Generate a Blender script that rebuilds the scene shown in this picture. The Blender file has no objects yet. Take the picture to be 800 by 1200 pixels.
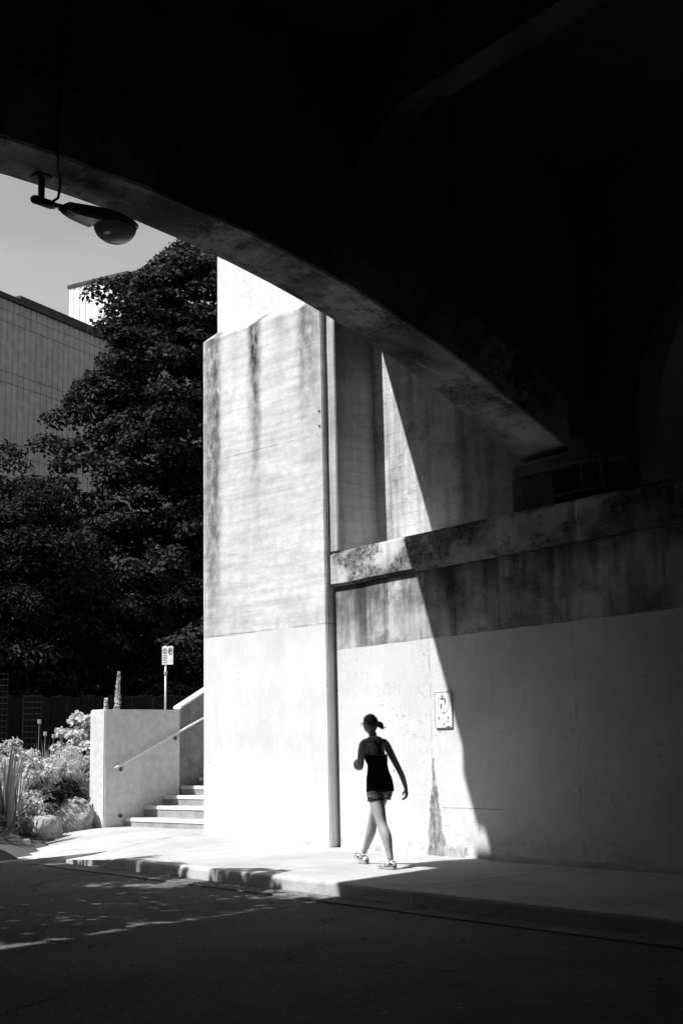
import bpy, bmesh, math, random
import numpy as np
from mathutils import Vector, Matrix, noise as mnoise

scene = bpy.context.scene
COL = scene.collection
rad = math.radians

# ------------------------------------------------------------------ camera
CAM = Vector((0.0, 0.0, 1.27))
yaw, pitch, roll = rad(52.196), rad(10.615), rad(-1.2135)
fw0 = Vector((-math.sin(yaw), math.cos(yaw), 0)); rt0 = Vector((math.cos(yaw), math.sin(yaw), 0)); up0 = Vector((0, 0, 1))
FW = math.cos(pitch) * fw0 + math.sin(pitch) * up0
UP = math.cos(pitch) * up0 - math.sin(pitch) * fw0
RT = math.cos(roll) * rt0 + math.sin(roll) * UP
UPR = math.cos(roll) * UP - math.sin(roll) * rt0
cd = bpy.data.cameras.new('camera')
cam = bpy.data.objects.new('camera', cd); COL.objects.link(cam)
m = Matrix((RT, UPR, -FW)).transposed().to_4x4(); m.translation = CAM
cam.matrix_world = m
cd.sensor_fit = 'VERTICAL'; cd.sensor_height = 36.0; cd.lens = 45.0
cd.clip_start = 0.1; cd.clip_end = 2000
scene.camera = cam

# ------------------------------------------------------------------ sky, sun, exposure
SUN = Vector((0.30, 1.0, -1.58)).normalized()          # direction the light travels
world = bpy.data.worlds.new('World'); scene.world = world; world.use_nodes = True
wn = world.node_tree; wn.nodes.clear()
sky = wn.nodes.new('ShaderNodeTexSky'); sky.sky_type = 'NISHITA'; sky.sun_disc = False
sky.sun_elevation = math.asin(-SUN.z); sky.sun_rotation = math.atan2(-SUN.x, -SUN.y)
sky.air_density = 1.6; sky.dust_density = 2.0; sky.ozone_density = 1.0
bw = wn.nodes.new('ShaderNodeVectorMath'); bw.operation = 'DOT_PRODUCT'; bw.inputs[1].default_value = (0.25, 0.35, 0.40)   # black and white film
wtc = wn.nodes.new('ShaderNodeTexCoord'); wmp = wn.nodes.new('ShaderNodeMapping'); wmp.inputs['Scale'].default_value = (2.2, 2.2, 6.0)
wnz = wn.nodes.new('ShaderNodeTexNoise'); wnz.inputs['Scale'].default_value = 1.6; wnz.inputs['Detail'].default_value = 6; wnz.inputs['Distortion'].default_value = 0.6
wmr = wn.nodes.new('ShaderNodeMapRange'); wmr.interpolation_type = 'SMOOTHSTEP'
for k_, v_ in (('From Min', 0.42), ('From Max', 0.70), ('To Min', 1.0), ('To Max', 1.16)): wmr.inputs[k_].default_value = v_     # thin high cloud
wmu = wn.nodes.new('ShaderNodeMath'); wmu.operation = 'MULTIPLY'
wn.links.new(wtc.outputs['Generated'], wmp.inputs[0]); wn.links.new(wmp.outputs[0], wnz.inputs['Vector']); wn.links.new(wnz.outputs['Fac'], wmr.inputs['Value'])
bg = wn.nodes.new('ShaderNodeBackground'); bg.inputs['Strength'].default_value = 0.078
wo = wn.nodes.new('ShaderNodeOutputWorld')
wn.links.new(sky.outputs[0], bw.inputs[0]); wn.links.new(bw.outputs['Value'], wmu.inputs[0]); wn.links.new(wmr.outputs[0], wmu.inputs[1]); wn.links.new(wmu.outputs[0], bg.inputs['Color']); wn.links.new(bg.outputs[0], wo.inputs[0])
sd = bpy.data.lights.new('sun', 'SUN'); sd.energy = 5.0; sd.angle = rad(0.53); sd.color = (1, 1, 1)
so = bpy.data.objects.new('sun', sd); COL.objects.link(so); so.location = (-10, -20, 40)
so.rotation_euler = SUN.to_track_quat('-Z', 'Y').to_euler()
vs = scene.view_settings; vs.view_transform = 'Standard'; vs.look = 'None'; vs.gamma = 1.0; vs.use_curve_mapping = False
vs.exposure = 0.70
cy = scene.cycles; cy.max_bounces = 6; cy.diffuse_bounces = 3; cy.use_adaptive_sampling = True; cy.adaptive_threshold = 0.03; cy.use_denoising = True
cy.sample_clamp_indirect = 4.0

# ------------------------------------------------------------------ node helpers
class G:
    """small wrapper for procedural materials; every value is grey"""
    def __init__(self, name, rough=0.85, spec=0.3):
        self.m = bpy.data.materials.new(name); self.m.use_nodes = True
        self.nt = self.m.node_tree; self.b = self.nt.nodes['Principled BSDF']
        self.b.inputs['Roughness'].default_value = rough
        self.b.inputs['Specular IOR Level'].default_value = spec
        self.tc = self.nt.nodes.new('ShaderNodeTexCoord')
        self.xyz = None
    def link(self, a, b): self.nt.links.new(a, b)
    def put(self, sock, v):
        if isinstance(v, (int, float)): sock.default_value = v
        else: self.link(v, sock)
    def math(self, op, a, b=0.0, c=0.0, clamp=False):
        n = self.nt.nodes.new('ShaderNodeMath'); n.operation = op; n.use_clamp = clamp
        self.put(n.inputs[0], a); self.put(n.inputs[1], b)
        if len(n.inputs) > 2: self.put(n.inputs[2], c)
        return n.outputs[0]
    def add(self, a, b): return self.math('ADD', a, b)
    def sub(self, a, b): return self.math('SUBTRACT', a, b)
    def mul(self, a, b): return self.math('MULTIPLY', a, b)
    def axis(self, i):
        if self.xyz is None:
            self.xyz = self.nt.nodes.new('ShaderNodeSeparateXYZ'); self.link(self.tc.outputs['Object'], self.xyz.inputs[0])
        return self.xyz.outputs[i]
    def coord(self, scale=(1, 1, 1), off=(0, 0, 0)):
        n = self.nt.nodes.new('ShaderNodeMapping'); n.inputs['Scale'].default_value = scale; n.inputs['Location'].default_value = off
        self.link(self.tc.outputs['Object'], n.inputs[0]); return n.outputs[0]
    def noise(self, scale=(1, 1, 1), detail=4, rough=0.55, off=(0, 0, 0)):
        n = self.nt.nodes.new('ShaderNodeTexNoise'); n.inputs['Scale'].default_value = 1.0
        n.inputs['Detail'].default_value = detail; n.inputs['Roughness'].default_value = rough
        self.link(self.coord(scale, off), n.inputs['Vector']); return n.outputs['Fac']
    def voro(self, scale=(1, 1, 1), feature='F1', out='Distance'):
        n = self.nt.nodes.new('ShaderNodeTexVoronoi'); n.feature = feature; n.inputs['Scale'].default_value = 1.0
        self.link(self.coord(scale), n.inputs['Vector']); return n.outputs[out]
    def remap(self, v, a, b, c=0.0, d=1.0, smooth=True):
        n = self.nt.nodes.new('ShaderNodeMapRange'); n.interpolation_type = 'SMOOTHSTEP' if smooth else 'LINEAR'
        n.clamp = True if hasattr(n, 'clamp') else None
        self.put(n.inputs['Value'], v)
        for k, x in zip(('From Min', 'From Max', 'To Min', 'To Max'), (a, b, c, d)): self.put(n.inputs[k], x)
        return n.outputs[0]
    def mix(self, f, a, b):
        n = self.nt.nodes.new('ShaderNodeMix'); n.data_type = 'FLOAT'
        self.put(n.inputs[0], f); self.put(n.inputs[2], a); self.put(n.inputs[3], b); return n.outputs[0]
    def gauss(self, v, c, w):       # bump of width w about c
        d = self.math('ABSOLUTE', self.sub(v, c)); return self.remap(d, 0.0, w, 1.0, 0.0)
    def color(self, v):
        if isinstance(v, (int, float)): self.b.inputs['Base Color'].default_value = (v, v, v, 1)
        else:
            n = self.nt.nodes.new('ShaderNodeCombineColor')
            for i in range(3): self.link(v, n.inputs[i])
            self.link(n.outputs[0], self.b.inputs['Base Color'])
    def bump(self, h, strength=0.3, dist=0.01):
        n = self.nt.nodes.new('ShaderNodeBump'); n.inputs['Strength'].default_value = strength; n.inputs['Distance'].default_value = dist
        self.link(h, n.inputs['Height']); self.link(n.outputs[0], self.b.inputs['Normal'])
    def island(self):
        n = self.nt.nodes.new('ShaderNodeNewGeometry'); return n.outputs['Random Per Island']

def concrete(name, lo=0.22, hi=0.42, streak=0.5, paint_z=None, paint=0.72, extra=None, boards=True, blot=0.0, seed=0.0, bt=(0.50, 0.62)):
    g = G(name, 0.88, 0.25)
    o = (seed, seed * 1.7, seed * 0.6)
    base = g.mix(g.remap(g.noise((0.7, 0.7, 0.9), 6, 0.6, o), 0.32, 0.68), lo, hi)
    base = g.mul(base, g.remap(g.noise((9, 9, 9), 5, 0.65, o), 0.25, 0.75, 0.82, 1.14, False))
    base = g.mul(base, g.remap(g.noise((70, 70, 70), 2, 0.5), 0.2, 0.8, 0.9, 1.08, False))
    st = g.remap(g.noise((2.4, 2.4, 0.16), 5, 0.62, o), 0.47, 0.66)
    st2 = g.remap(g.noise((9, 9, 0.35), 4, 0.6, o), 0.5, 0.7)
    stm = g.math('MAXIMUM', st, g.mul(st2, 0.6))
    base = g.mul(base, g.sub(1.0, g.mul(stm, streak)))
    h = g.noise((40, 40, 40), 4, 0.6)
    if boards:                       # board marks and lift lines left by the formwork
        z = g.axis(2); fr = g.math('FRACT', g.mul(g.add(z, g.mul(g.noise((0.5, 0.5, 2), 2), 0.03)), 1 / 0.17))
        ln = g.gauss(fr, 0.5, 0.06)
        base = g.mul(base, g.sub(1.0, g.mul(g.mul(ln, g.remap(g.noise((1.2, 1.2, 1.2), 3), 0.4, 0.65)), 0.28)))
        bd = g.math('FLOOR', g.mul(z, 1 / 0.17))
        wn_ = g.nt.nodes.new('ShaderNodeTexWhiteNoise'); wn_.noise_dimensions = '1D'; g.link(bd, wn_.inputs['W'])
        base = g.mul(base, g.remap(wn_.outputs['Value'], 0, 1, 0.93, 1.06, False))
        h = g.sub(h, g.mul(ln, 0.6))
    if blot:
        b1 = g.remap(g.noise((1.8, 1.8, 2.4), 6, 0.7, (3.1, 0, seed)), bt[0], bt[1])
        b2 = g.remap(g.noise((26, 26, 20), 8, 0.85), 0.44, 0.58)
        base = g.mul(base, g.sub(1.0, g.mul(g.mul(b1, g.add(0.35, g.mul(b2, 0.65))), blot)))
        pit = g.mul(g.remap(g.noise((34, 34, 34), 3, 0.6), 0.60, 0.66), g.remap(g.noise((2.3, 2.3, 2.3), 4, 0.7, (8, 0, 0)), 0.48, 0.62))
        base = g.mul(base, g.sub(1.0, g.mul(pit, 0.75)))
    if extra: base = extra(g, base)
    if paint_z is not None:
        z = g.axis(2); edge = g.add(paint_z, g.mul(g.sub(g.noise((3, 3, 3), 3), 0.5), 0.03))
        pm = g.math('LESS_THAN', z, edge)
        pc = g.mul(paint, g.remap(g.noise((1.1, 1.1, 1.1), 6, 0.65), 0.25, 0.75, 0.80, 1.08, False))
        pc = g.mul(pc, g.remap(g.noise((24, 24, 2.5), 3, 0.6), 0.3, 0.7, 0.95, 1.04, False))
        pk = g.mul(g.remap(g.noise((30, 30, 22), 2, 0.5), 0.66, 0.72), g.remap(g.noise((1.6, 1.6, 1.2), 4, 0.7, (2, 5, 0)), 0.5, 0.64))
        pc = g.mul(pc, g.sub(1.0, g.mul(pk, 0.55)))
        pc = g.mul(pc, g.remap(g.noise((5, 5, 0.5), 4, 0.6), 0.55, 0.8, 1.0, 0.93, False))
        sc = g.remap(g.noise((26, 26, 20), 3, 0.7), 0.70, 0.74)     # scuffs and chips
        pc = g.mul(pc, g.sub(1.0, g.mul(sc, 0.4)))
        dirt = g.mul(g.remap(z, 0.0, 0.45, 1.0, 0.0), g.remap(g.noise((6, 6, 9), 5, 0.7), 0.45, 0.7))
        pc = g.mul(pc, g.sub(1.0, g.mul(dirt, 0.35)))
        if hasattr(g, 'paint_extra'): pc = g.paint_extra(pc)
        base = g.mix(pm, base, pc)
    g.color(base); g.bump(h, 0.35, 0.006); return g.m

# wall of the abutment: peeled triangle of paint above the ground, a seam, a crack
def wall_extra(g, base):
    def pe(pc):
        x, z = g.axis(0), g.axis(2)
        nz = g.sub(g.noise((7, 7, 5), 5, 0.7), 0.5)
        wid = g.add(g.remap(z, 0.0, 1.15, 0.17, 0.012, False), g.mul(g.sub(g.noise((3, 3, 4), 3), 0.5), 0.06))
        d = g.math('ABSOLUTE', g.add(g.add(g.sub(x, -12.105), g.mul(nz, 0.10)), g.mul(g.sub(g.noise((38, 38, 22), 4, 0.75), 0.5), 0.09)))
        fr_ = g.math('DIVIDE', d, g.math('MAXIMUM', wid, 0.004)); rg_ = g.noise((16, 16, 8), 5, 0.75, (6, 1, 3))
        tri = g.mul(g.remap(g.sub(g.add(rg_, 0.42), g.mul(fr_, 0.85)), 0.0, 0.10), g.math('LESS_THAN', z, 1.18))
        core = g.mul(0.26, g.remap(g.noise((22, 22, 9), 6, 0.8), 0.36, 0.64, 0.2, 1.7, False))
        foot = g.mul(g.math('LESS_THAN', g.math('ABSOLUTE', g.add(g.sub(x, -11.78), g.mul(nz, 0.5))), 0.22),
                     g.math('LESS_THAN', g.add(z, g.mul(nz, 0.25)), 0.10))
        pc = g.mix(g.mul(foot, 0.6), pc, core)
        pc = g.mix(tri, pc, core)
        chips = g.mul(g.gauss(x, -12.2, 0.35), g.remap(g.noise((22, 22, 16), 4, 0.7), 0.6, 0.66))
        pc = g.mul(pc, g.sub(1.0, g.mul(chips, 0.35)))
        seam = g.math('LESS_THAN', g.math('ABSOLUTE', g.add(g.sub(x, -12.115), g.mul(g.noise((1, 1, 2), 3), 0.02))), 0.006)
        pc = g.mul(pc, g.sub(1.0, g.mul(g.mul(seam, g.remap(g.noise((2, 2, 6), 3), 0.35, 0.6)), 0.5)))
        for sx_, k_ in ((-9.72, 0.35), (-6.9, 0.3), (-4.1, 0.3)):
            sm2 = g.math('LESS_THAN', g.math('ABSOLUTE', g.add(g.sub(x, sx_), g.mul(g.sub(g.noise((1, 1, 3), 4), 0.5), 0.10))), 0.010)
            pc = g.mul(pc, g.sub(1.0, g.mul(g.mul(sm2, g.remap(g.noise((4, 4, 5), 3), 0.4, 0.6)), k_)))
        cl_ = g.mul(g.remap(g.noise((0.8, 0.8, 0.7), 3, 0.6, (1, 1, 7)), 0.50, 0.62), g.remap(g.noise((20, 20, 12), 3, 0.7, (3, 0, 0)), 0.60, 0.68))
        pc = g.mul(pc, g.sub(1.0, g.mul(cl_, 0.6)))
        crack = g.mul(g.math('LESS_THAN', g.math('ABSOLUTE', g.sub(z, g.add(0.572, g.mul(g.noise((1.5, 1.5, 1.5), 3), 0.006)))), 0.004),
                      g.mul(g.math('GREATER_THAN', x, -11.97), g.math('LESS_THAN', x, -10.95)))
        return g.mul(pc, g.sub(1.0, g.mul(crack, 0.6)))
    g.paint_extra = pe
    # dark water marks under the ledge
    z = g.axis(2)
    n1 = g.remap(g.noise((3.5, 3.5, 0.5), 5, 0.65, (4, 2, 1)), 0.45, 0.62)
    return g.mul(base, g.sub(1.0, g.mul(g.mul(n1, g.remap(z, 2.6, 3.5, 0.4, 1.0)), 0.6)))
M_WALL = concrete('painted_concrete_wall', 0.12, 0.58, 0.72, 2.65, 0.62, wall_extra, boards=False, blot=0.6, seed=1.3)

def ledge_extra(g, base):            # white lime run under the niche
    x, z = g.axis(0), g.axis(2)
    m1 = g.mul(g.gauss(g.add(x, g.mul(g.sub(g.noise((3, 3, 5), 3), 0.5), 0.08)), -9.47, 0.12), g.remap(g.noise((42, 42, 2.2), 4, 0.7), 0.46, 0.60))
    return g.mix(g.mul(m1, 0.9), base, 0.7)
M_LEDGE = concrete('weathered_ledge_concrete', 0.18, 0.66, 0.5, extra=ledge_extra, blot=0.95, boards=False, seed=5.1, bt=(0.45, 0.55))

def pil_extra(g, base):              # black water streaks below the coping of the pilaster
    x, z = g.axis(0), g.axis(2)
    wob = g.mul(g.sub(g.noise((5, 5, 1.6), 5, 0.65), 0.5), 0.22); xx = g.add(x, wob)
    rag = g.remap(g.noise((8, 8, 4.0), 6, 0.75), 0.32, 0.6, 0.3, 1.0)
    def streak(c, w, z0, z1, k):
        nonlocal base
        mm = g.mul(g.mul(g.gauss(xx, c, w), g.remap(z, z0, z1)), rag)
        base = g.mul(base, g.sub(1.0, g.mul(mm, min(0.95, k * 1.6))))
    streak(0.20, 0.34, 1.5, 5.0, 0.50)
    streak(0.33, 0.13, 3.0, 6.5, 0.45)
    streak(1.20, 0.24, 5.0, 7.6, 0.62)
    streak(1.24, 0.15, 3.5, 7.2, 0.40)
    streak(2.42, 0.42, 4.6, 7.8, 0.42)
    streak(2.25, 0.16, 5.2, 7.8, 0.35)
    streak(1.75, 0.25, 6.0, 7.9, 0.22)
    streak(0.75, 0.2, 6.6, 7.9, 0.18)
    sl = g.noise((0.9, 0.9, 9), 4, 0.6)
    base = g.mul(base, g.remap(sl, 0.35, 0.7, 1.06, 0.82)); base = g.mul(base, g.remap(g.noise((1.3, 1.3, 0.8), 6, 0.7, (4, 4, 4)), 0.5, 0.72, 1.0, 0.78))
    for zl in (5.72, 3.02):
        ln = g.math('LESS_THAN', g.math('ABSOLUTE', g.add(g.sub(z, zl), g.mul(g.sub(g.noise((1.2, 1.2, 1.2), 4), 0.5), 0.05))), 0.008)
        base = g.mul(base, g.sub(1.0, g.mul(g.mul(ln, g.remap(g.noise((2, 2, 2), 3), 0.35, 0.55)), 0.4)))
    return base
M_PIL = concrete('streaked_pilaster_concrete', 0.56, 0.66, 0.05, 3.0, 0.66, pil_extra, boards=False, seed=9.2)
M_BLOCK = concrete('pale_upper_concrete', 0.62, 0.70, 0.06, boards=False, seed=2.2)
M_PIER = concrete('pier_concrete', 0.44, 0.60, 0.35, seed=3.3)
def upper_extra(g, base):            # darker and mottled towards the springing of the arch
    x = g.axis(0); n = g.noise((1.6, 1.6, 0.5), 6, 0.7, (2, 7, 1))
    m_ = g.remap(g.add(x, g.mul(g.sub(n, 0.5), 2.4)), -12.3, -10.6)
    m2 = g.remap(g.noise((6, 6, 5), 6, 0.75, (1, 0, 9)), 0.35, 0.6, 0.55, 1.0)
    return g.mul(base, g.sub(1.0, g.mul(g.mul(m_, m2), 0.68)))
M_UPPER = concrete('board_marked_concrete', 0.42, 0.64, 0.45, blot=0.45, seed=7.7, extra=upper_extra)
def rib_extra(g, base):              # pale worn patches and scraped edges on the soffit
    p1 = g.mul(g.remap(g.noise((0.55, 0.75, 0.8), 5, 0.7, (9, 3, 2)), 0.52, 0.58), g.remap(g.noise((7, 7, 7), 5, 0.75), 0.40, 0.52))
    base = g.mix(g.mul(p1, 0.8), base, 0.42)
    sc = g.remap(g.noise((22, 1.6, 5), 4, 0.7, (2, 2, 2)), 0.60, 0.70)
    return g.mix(g.mul(sc, 0.5), base, 0.5)
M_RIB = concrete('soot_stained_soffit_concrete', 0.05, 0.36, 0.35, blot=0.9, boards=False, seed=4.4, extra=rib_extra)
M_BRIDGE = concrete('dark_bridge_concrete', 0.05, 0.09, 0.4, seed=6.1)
M_DARKBLOCK = concrete('dark_block_concrete', 0.06, 0.11, 0.4, boards=False, blot=0.5, seed=1.9)  # dark tone for the pedestal and bearing slab
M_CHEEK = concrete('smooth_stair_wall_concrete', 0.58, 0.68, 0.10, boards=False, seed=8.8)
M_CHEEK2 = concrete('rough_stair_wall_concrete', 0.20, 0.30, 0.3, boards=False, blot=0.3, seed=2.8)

def grainy(name, lo, hi, speck=None, rough=0.9, sc=60, bumpd=0.004, big=0.8):
    g = G(name, rough, 0.25)
    v = g.mix(g.remap(g.noise((big, big, big), 6, 0.6), 0.3, 0.7), lo, hi)
    v = g.mul(v, g.remap(g.noise((sc, sc, sc), 3, 0.6), 0.2, 0.8, 0.75, 1.25, False))
    if speck:
        d = g.voro((55, 55, 55)); c = g.voro((55, 55, 55), out='Color')
        s = g.mul(g.math('LESS_THAN', d, 0.32), g.math('GREATER_THAN', g.noise((90, 90, 90), 1), 0.60))
        v = g.mix(s, v, speck)
    g.color(v); g.bump(g.noise((sc, sc, sc), 4, 0.65), 0.5, bumpd); return g.m
def asphalt():
    g = G('asphalt', 0.9, 0.2)
    v = g.mix(g.remap(g.noise((0.5, 0.5, 0.5), 6, 0.65), 0.32, 0.68), 0.065, 0.125)
    v = g.mul(v, g.remap(g.noise((75, 75, 75), 3, 0.7), 0.25, 0.75, 0.45, 1.6, False))
    d = g.voro((42, 42, 42)); s_ = g.mul(g.math('LESS_THAN', d, 0.34), g.math('GREATER_THAN', g.noise((17, 17, 17), 2), 0.56))
    v = g.mix(g.mul(s_, 0.8), v, 0.28)
    n = g.nt.nodes.new('ShaderNodeTexVoronoi'); n.feature = 'DISTANCE_TO_EDGE'; n.inputs['Scale'].default_value = 0.42
    w_ = g.nt.nodes.new('ShaderNodeTexNoise'); w_.inputs['Scale'].default_value = 1.3; w_.inputs['Detail'].default_value = 5
    g.link(g.tc.outputs['Object'], w_.inputs['Vector']); mx = g.nt.nodes.new('ShaderNodeMix'); mx.data_type = 'RGBA'; mx.inputs[0].default_value = 0.35
    g.link(g.tc.outputs['Object'], mx.inputs[6]); g.link(w_.outputs['Color'], mx.inputs[7]); g.link(mx.outputs[2], n.inputs['Vector'])
    ck = g.mul(g.remap(n.outputs['Distance'], 0.004, 0.012, 1.0, 0.0), g.remap(g.noise((0.6, 0.6, 0.6), 3), 0.46, 0.56))
    v = g.mul(v, g.sub(1.0, g.mul(ck, 0.4)))
    oil = g.remap(g.noise((0.9, 0.35, 0.9), 5, 0.7, (5, 5, 0)), 0.58, 0.70); v = g.mul(v, g.sub(1.0, g.mul(oil, 0.4)))
    g.color(v); g.bump(g.noise((60, 60, 60), 4, 0.7), 0.8, 0.012); return g.m
M_ASPH = asphalt()
M_PAVE = grainy('pavement_concrete', 0.30, 0.40, sc=70, bumpd=0.002)
M_KERB = grainy('kerb_concrete', 0.34, 0.5, sc=80, big=3.0)
M_GUTTER = grainy('gutter_concrete', 0.10, 0.16, sc=80)
M_STEP = grainy('step_concrete', 0.24, 0.36, sc=55, big=4)
M_NOSE = grainy('pale_step_nosing', 0.62, 0.74, sc=55, big=4)
M_SOIL = grainy('soil', 0.05, 0.09, sc=30, bumpd=0.02)
M_GROUND = grainy('far_ground', 0.06, 0.09, sc=5, bumpd=0.02)
M_ROCK = grainy('granite_boulder', 0.22, 0.42, sc=26, bumpd=0.03, big=5)
M_FENCE = grainy('dark_fence_timber', 0.006, 0.012, sc=20)
M_LATT = grainy('weathered_lattice_timber', 0.02, 0.035, sc=20)
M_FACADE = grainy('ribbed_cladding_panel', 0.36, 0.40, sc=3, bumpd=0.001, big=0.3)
M_FACADE_W = grainy('sun_side_ribbed_cladding', 0.74, 0.78, sc=3, bumpd=0.001, big=0.3)
M_COPING = grainy('dark_roof_coping', 0.05, 0.07, sc=3)

M_BRICK = grainy('dark_brick', 0.10, 0.16, sc=12, bumpd=0.004)
def plain(name, v, rough=0.5, spec=0.4, metal=0.0, var=0.12, sc=14):
    g = G(name, rough, spec); g.b.inputs['Metallic'].default_value = metal
    g.color(g.mul(v, g.remap(g.noise((sc, sc, sc), 4, 0.6), 0.25, 0.75, 1 - var, 1 + var, False))); return g.m
M_STEEL = plain('galvanised_steel', 0.5, 0.45, 0.5, 0.6)
M_RAIL = plain('pale_painted_handrail', 0.72, 0.45)
M_IRON = plain('dark_iron', 0.06, 0.5)
M_FRAME = plain('dark_frame_paint', 0.08, 0.7)  # dark tone for the niche frame
M_SIGNW = plain('white_sign_face', 0.78, 0.35, var=0.04)
M_INK = plain('black_sign_print', 0.02, 0.5)
M_GREYINK = plain('faded_sign_print', 0.22, 0.5)
M_FAINT = plain('faint_sign_print', 0.70, 0.5, var=0.03)
M_LAMP = plain('lamp_housing_paint', 0.10, 0.55)
M_REFL = plain('lamp_underside_metal', 0.34, 0.4, metal=0.3)
gl = G('lamp_glass_refractor', 0.12, 0.6); gl.color(0.75)
gl.b.inputs['Transmission Weight'].default_value = 0.35; gl.b.inputs['IOR'].default_value = 1.45
gl.bump(gl.noise((1, 1, 1), 2), 0.1); M_GLASS = gl.m
M_WINDOW = plain('dark_window_glass', 0.03, 0.1, 0.6)
M_CABLE = plain('black_cable', 0.02, 0.6)
M_SKIN = plain('skin', 0.33, 0.5, 0.3, var=0.06)
M_HAIR = plain('tied_back_hair', 0.05, 0.5, 0.4, var=0.4, sc=60)
M_TOP = plain('black_jersey', 0.008, 0.95, 0.1, var=0.2)
gs = G('patterned_shorts_cloth', 0.9, 0.1)
pv = gs.remap(gs.noise((30, 30, 30), 3, 0.6), 0.47, 0.53); gs.color(gs.mix(pv, 0.02, 0.32)); M_SHORTS = gs.m
gs = G('patterned_running_shoe', 0.7, 0.3)
pv = gs.remap(gs.noise((26, 26, 40), 3, 0.6), 0.46, 0.54); gs.color(gs.mix(pv, 0.02, 0.6)); M_SHOE = gs.m
M_SOLE = plain('pale_shoe_sole', 0.32, 0.7)

def leafmat(name, lo, hi, rough=0.8, trans=0.15):
    g = G(name, rough, 0.06)
    v = g.mix(g.island(), lo, hi)
    v = g.mul(v, g.remap(g.noise((0.9, 0.9, 0.9), 3), 0.3, 0.7, 0.75, 1.25, False))
    g.color(v)
    tr = g.nt.nodes.new('ShaderNodeBsdfTranslucent'); n = g.nt.nodes.new('ShaderNodeCombineColor')
    for i in range(3): g.link(v, n.inputs[i])
    g.link(n.outputs[0], tr.inputs['Color'])
    mx = g.nt.nodes.new('ShaderNodeMixShader'); mx.inputs[0].default_value = trans
    out = g.nt.nodes['Material Output']
    g.link(g.b.outputs[0], mx.inputs[1]); g.link(tr.outputs[0], mx.inputs[2]); g.link(mx.outputs[0], out.inputs['Surface'])
    return g.m
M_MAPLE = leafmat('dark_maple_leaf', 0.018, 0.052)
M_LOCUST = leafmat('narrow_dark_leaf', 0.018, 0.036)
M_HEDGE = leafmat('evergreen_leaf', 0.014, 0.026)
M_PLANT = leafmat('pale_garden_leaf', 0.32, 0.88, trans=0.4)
M_PLANT2 = leafmat('mid_garden_leaf', 0.10, 0.36, trans=0.3)
M_BLADE = leafmat('sword_leaf', 0.10, 0.24, trans=0.2)
M_FLOWER = leafmat('pale_petal', 0.6, 0.8, trans=0.2)
M_BARK = grainy('bark', 0.03, 0.06, sc=18, bumpd=0.03)

# ------------------------------------------------------------------ mesh helpers
def meta(o, label=None, cat=None, group=None, kind=None):
    if label: o['label'] = label
    if cat: o['category'] = cat
    if group: o['group'] = group
    if kind: o['kind'] = kind
    return o
def empty(name, loc=(0, 0, 0), rz=0.0):
    o = bpy.data.objects.new(name, None); COL.objects.link(o); o.location = loc; o.rotation_euler = (0, 0, rz)
    o.empty_display_size = 0.2; return o
def link(name, me, mat, parent=None):
    if mat is not None and not me.materials: me.materials.append(mat)
    o = bpy.data.objects.new(name, me); COL.objects.link(o)
    if parent is not None: o.parent = parent
    return o
class MB:
    def __init__(self): self.v = []; self.f = []
    def poly(self, verts, faces):
        k = len(self.v); self.v += [tuple(p) for p in verts]; self.f += [tuple(i + k for i in f) for f in faces]; return self
    def box(self, x0, x1, y0, y1, z0, z1, M=None):
        p = [(x, y, z) for z in (z0, z1) for y in (y0, y1) for x in (x0, x1)]
        if M is not None: p = [tuple(M @ Vector(q)) for q in p]
        return self.poly(p, [(0, 2, 3, 1), (4, 5, 7, 6), (0, 1, 5, 4), (2, 6, 7, 3), (0, 4, 6, 2), (1, 3, 7, 5)])
    def tube(self, pts, r, n=8, caps=True):
        pts = [Vector([float(q) for q in p]) for p in pts]; rs = [float(q) for q in (r if isinstance(r, (list, tuple)) else [r] * len(pts))]
        rings = []
        for i, p in enumerate(pts):
            d = (pts[min(i + 1, len(pts) - 1)] - pts[max(i - 1, 0)]).normalized()
            a = d.orthogonal().normalized() if i == 0 else (prev - d * prev.dot(d)).normalized()
            prev = a; b = d.cross(a)
            rings.append([p + rs[i] * (a * math.cos(2 * math.pi * k / n) + b * math.sin(2 * math.pi * k / n)) for k in range(n)])
        return self.loft(rings, caps)
    def loft(self, rings, caps=True):
        n = len(rings[0]); v = [q for r in rings for q in r]; f = []
        for i in range(len(rings) - 1):
            for k in range(n):
                f.append((i * n + k, i * n + (k + 1) % n, (i + 1) * n + (k + 1) % n, (i + 1) * n + k))
        if caps: f.append(tuple(range(n))[::-1]); f.append(tuple((len(rings) - 1) * n + k for k in range(n)))
        return self.poly(v, f)
    def prism(self, outline, h0, h1, put):      # outline 2d; put(a,b,h) -> 3d
        n = len(outline); v = [put(a, b, h0) for a, b in outline] + [put(a, b, h1) for a, b in outline]
        f = [tuple(range(n))[::-1], tuple(range(n, 2 * n))] + [(i, (i + 1) % n, n + (i + 1) % n, n + i) for i in range(n)]
        return self.poly(v, f)
    def mesh(self, name, bevel=0.0, smooth=False, seg=1):
        me = bpy.data.meshes.new(name); me.from_pydata(self.v, [], self.f); me.update()
        bm = bmesh.new(); bm.from_mesh(me)
        bmesh.ops.recalc_face_normals(bm, faces=bm.faces)
        if bevel > 0:
            es = [e for e in bm.edges if len(e.link_faces) == 2 and e.calc_face_angle(0) > 0.5]
            bmesh.ops.bevel(bm, geom=es, offset=bevel, segments=seg, affect='EDGES', clamp_overlap=True)
        for f in bm.faces: f.smooth = smooth
        bm.to_mesh(me); bm.free(); return me
    def build(self, name, mat, parent=None, bevel=0.0, smooth=False, seg=1):
        return link(name, self.mesh(name, bevel, smooth, seg), mat, parent)
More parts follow.
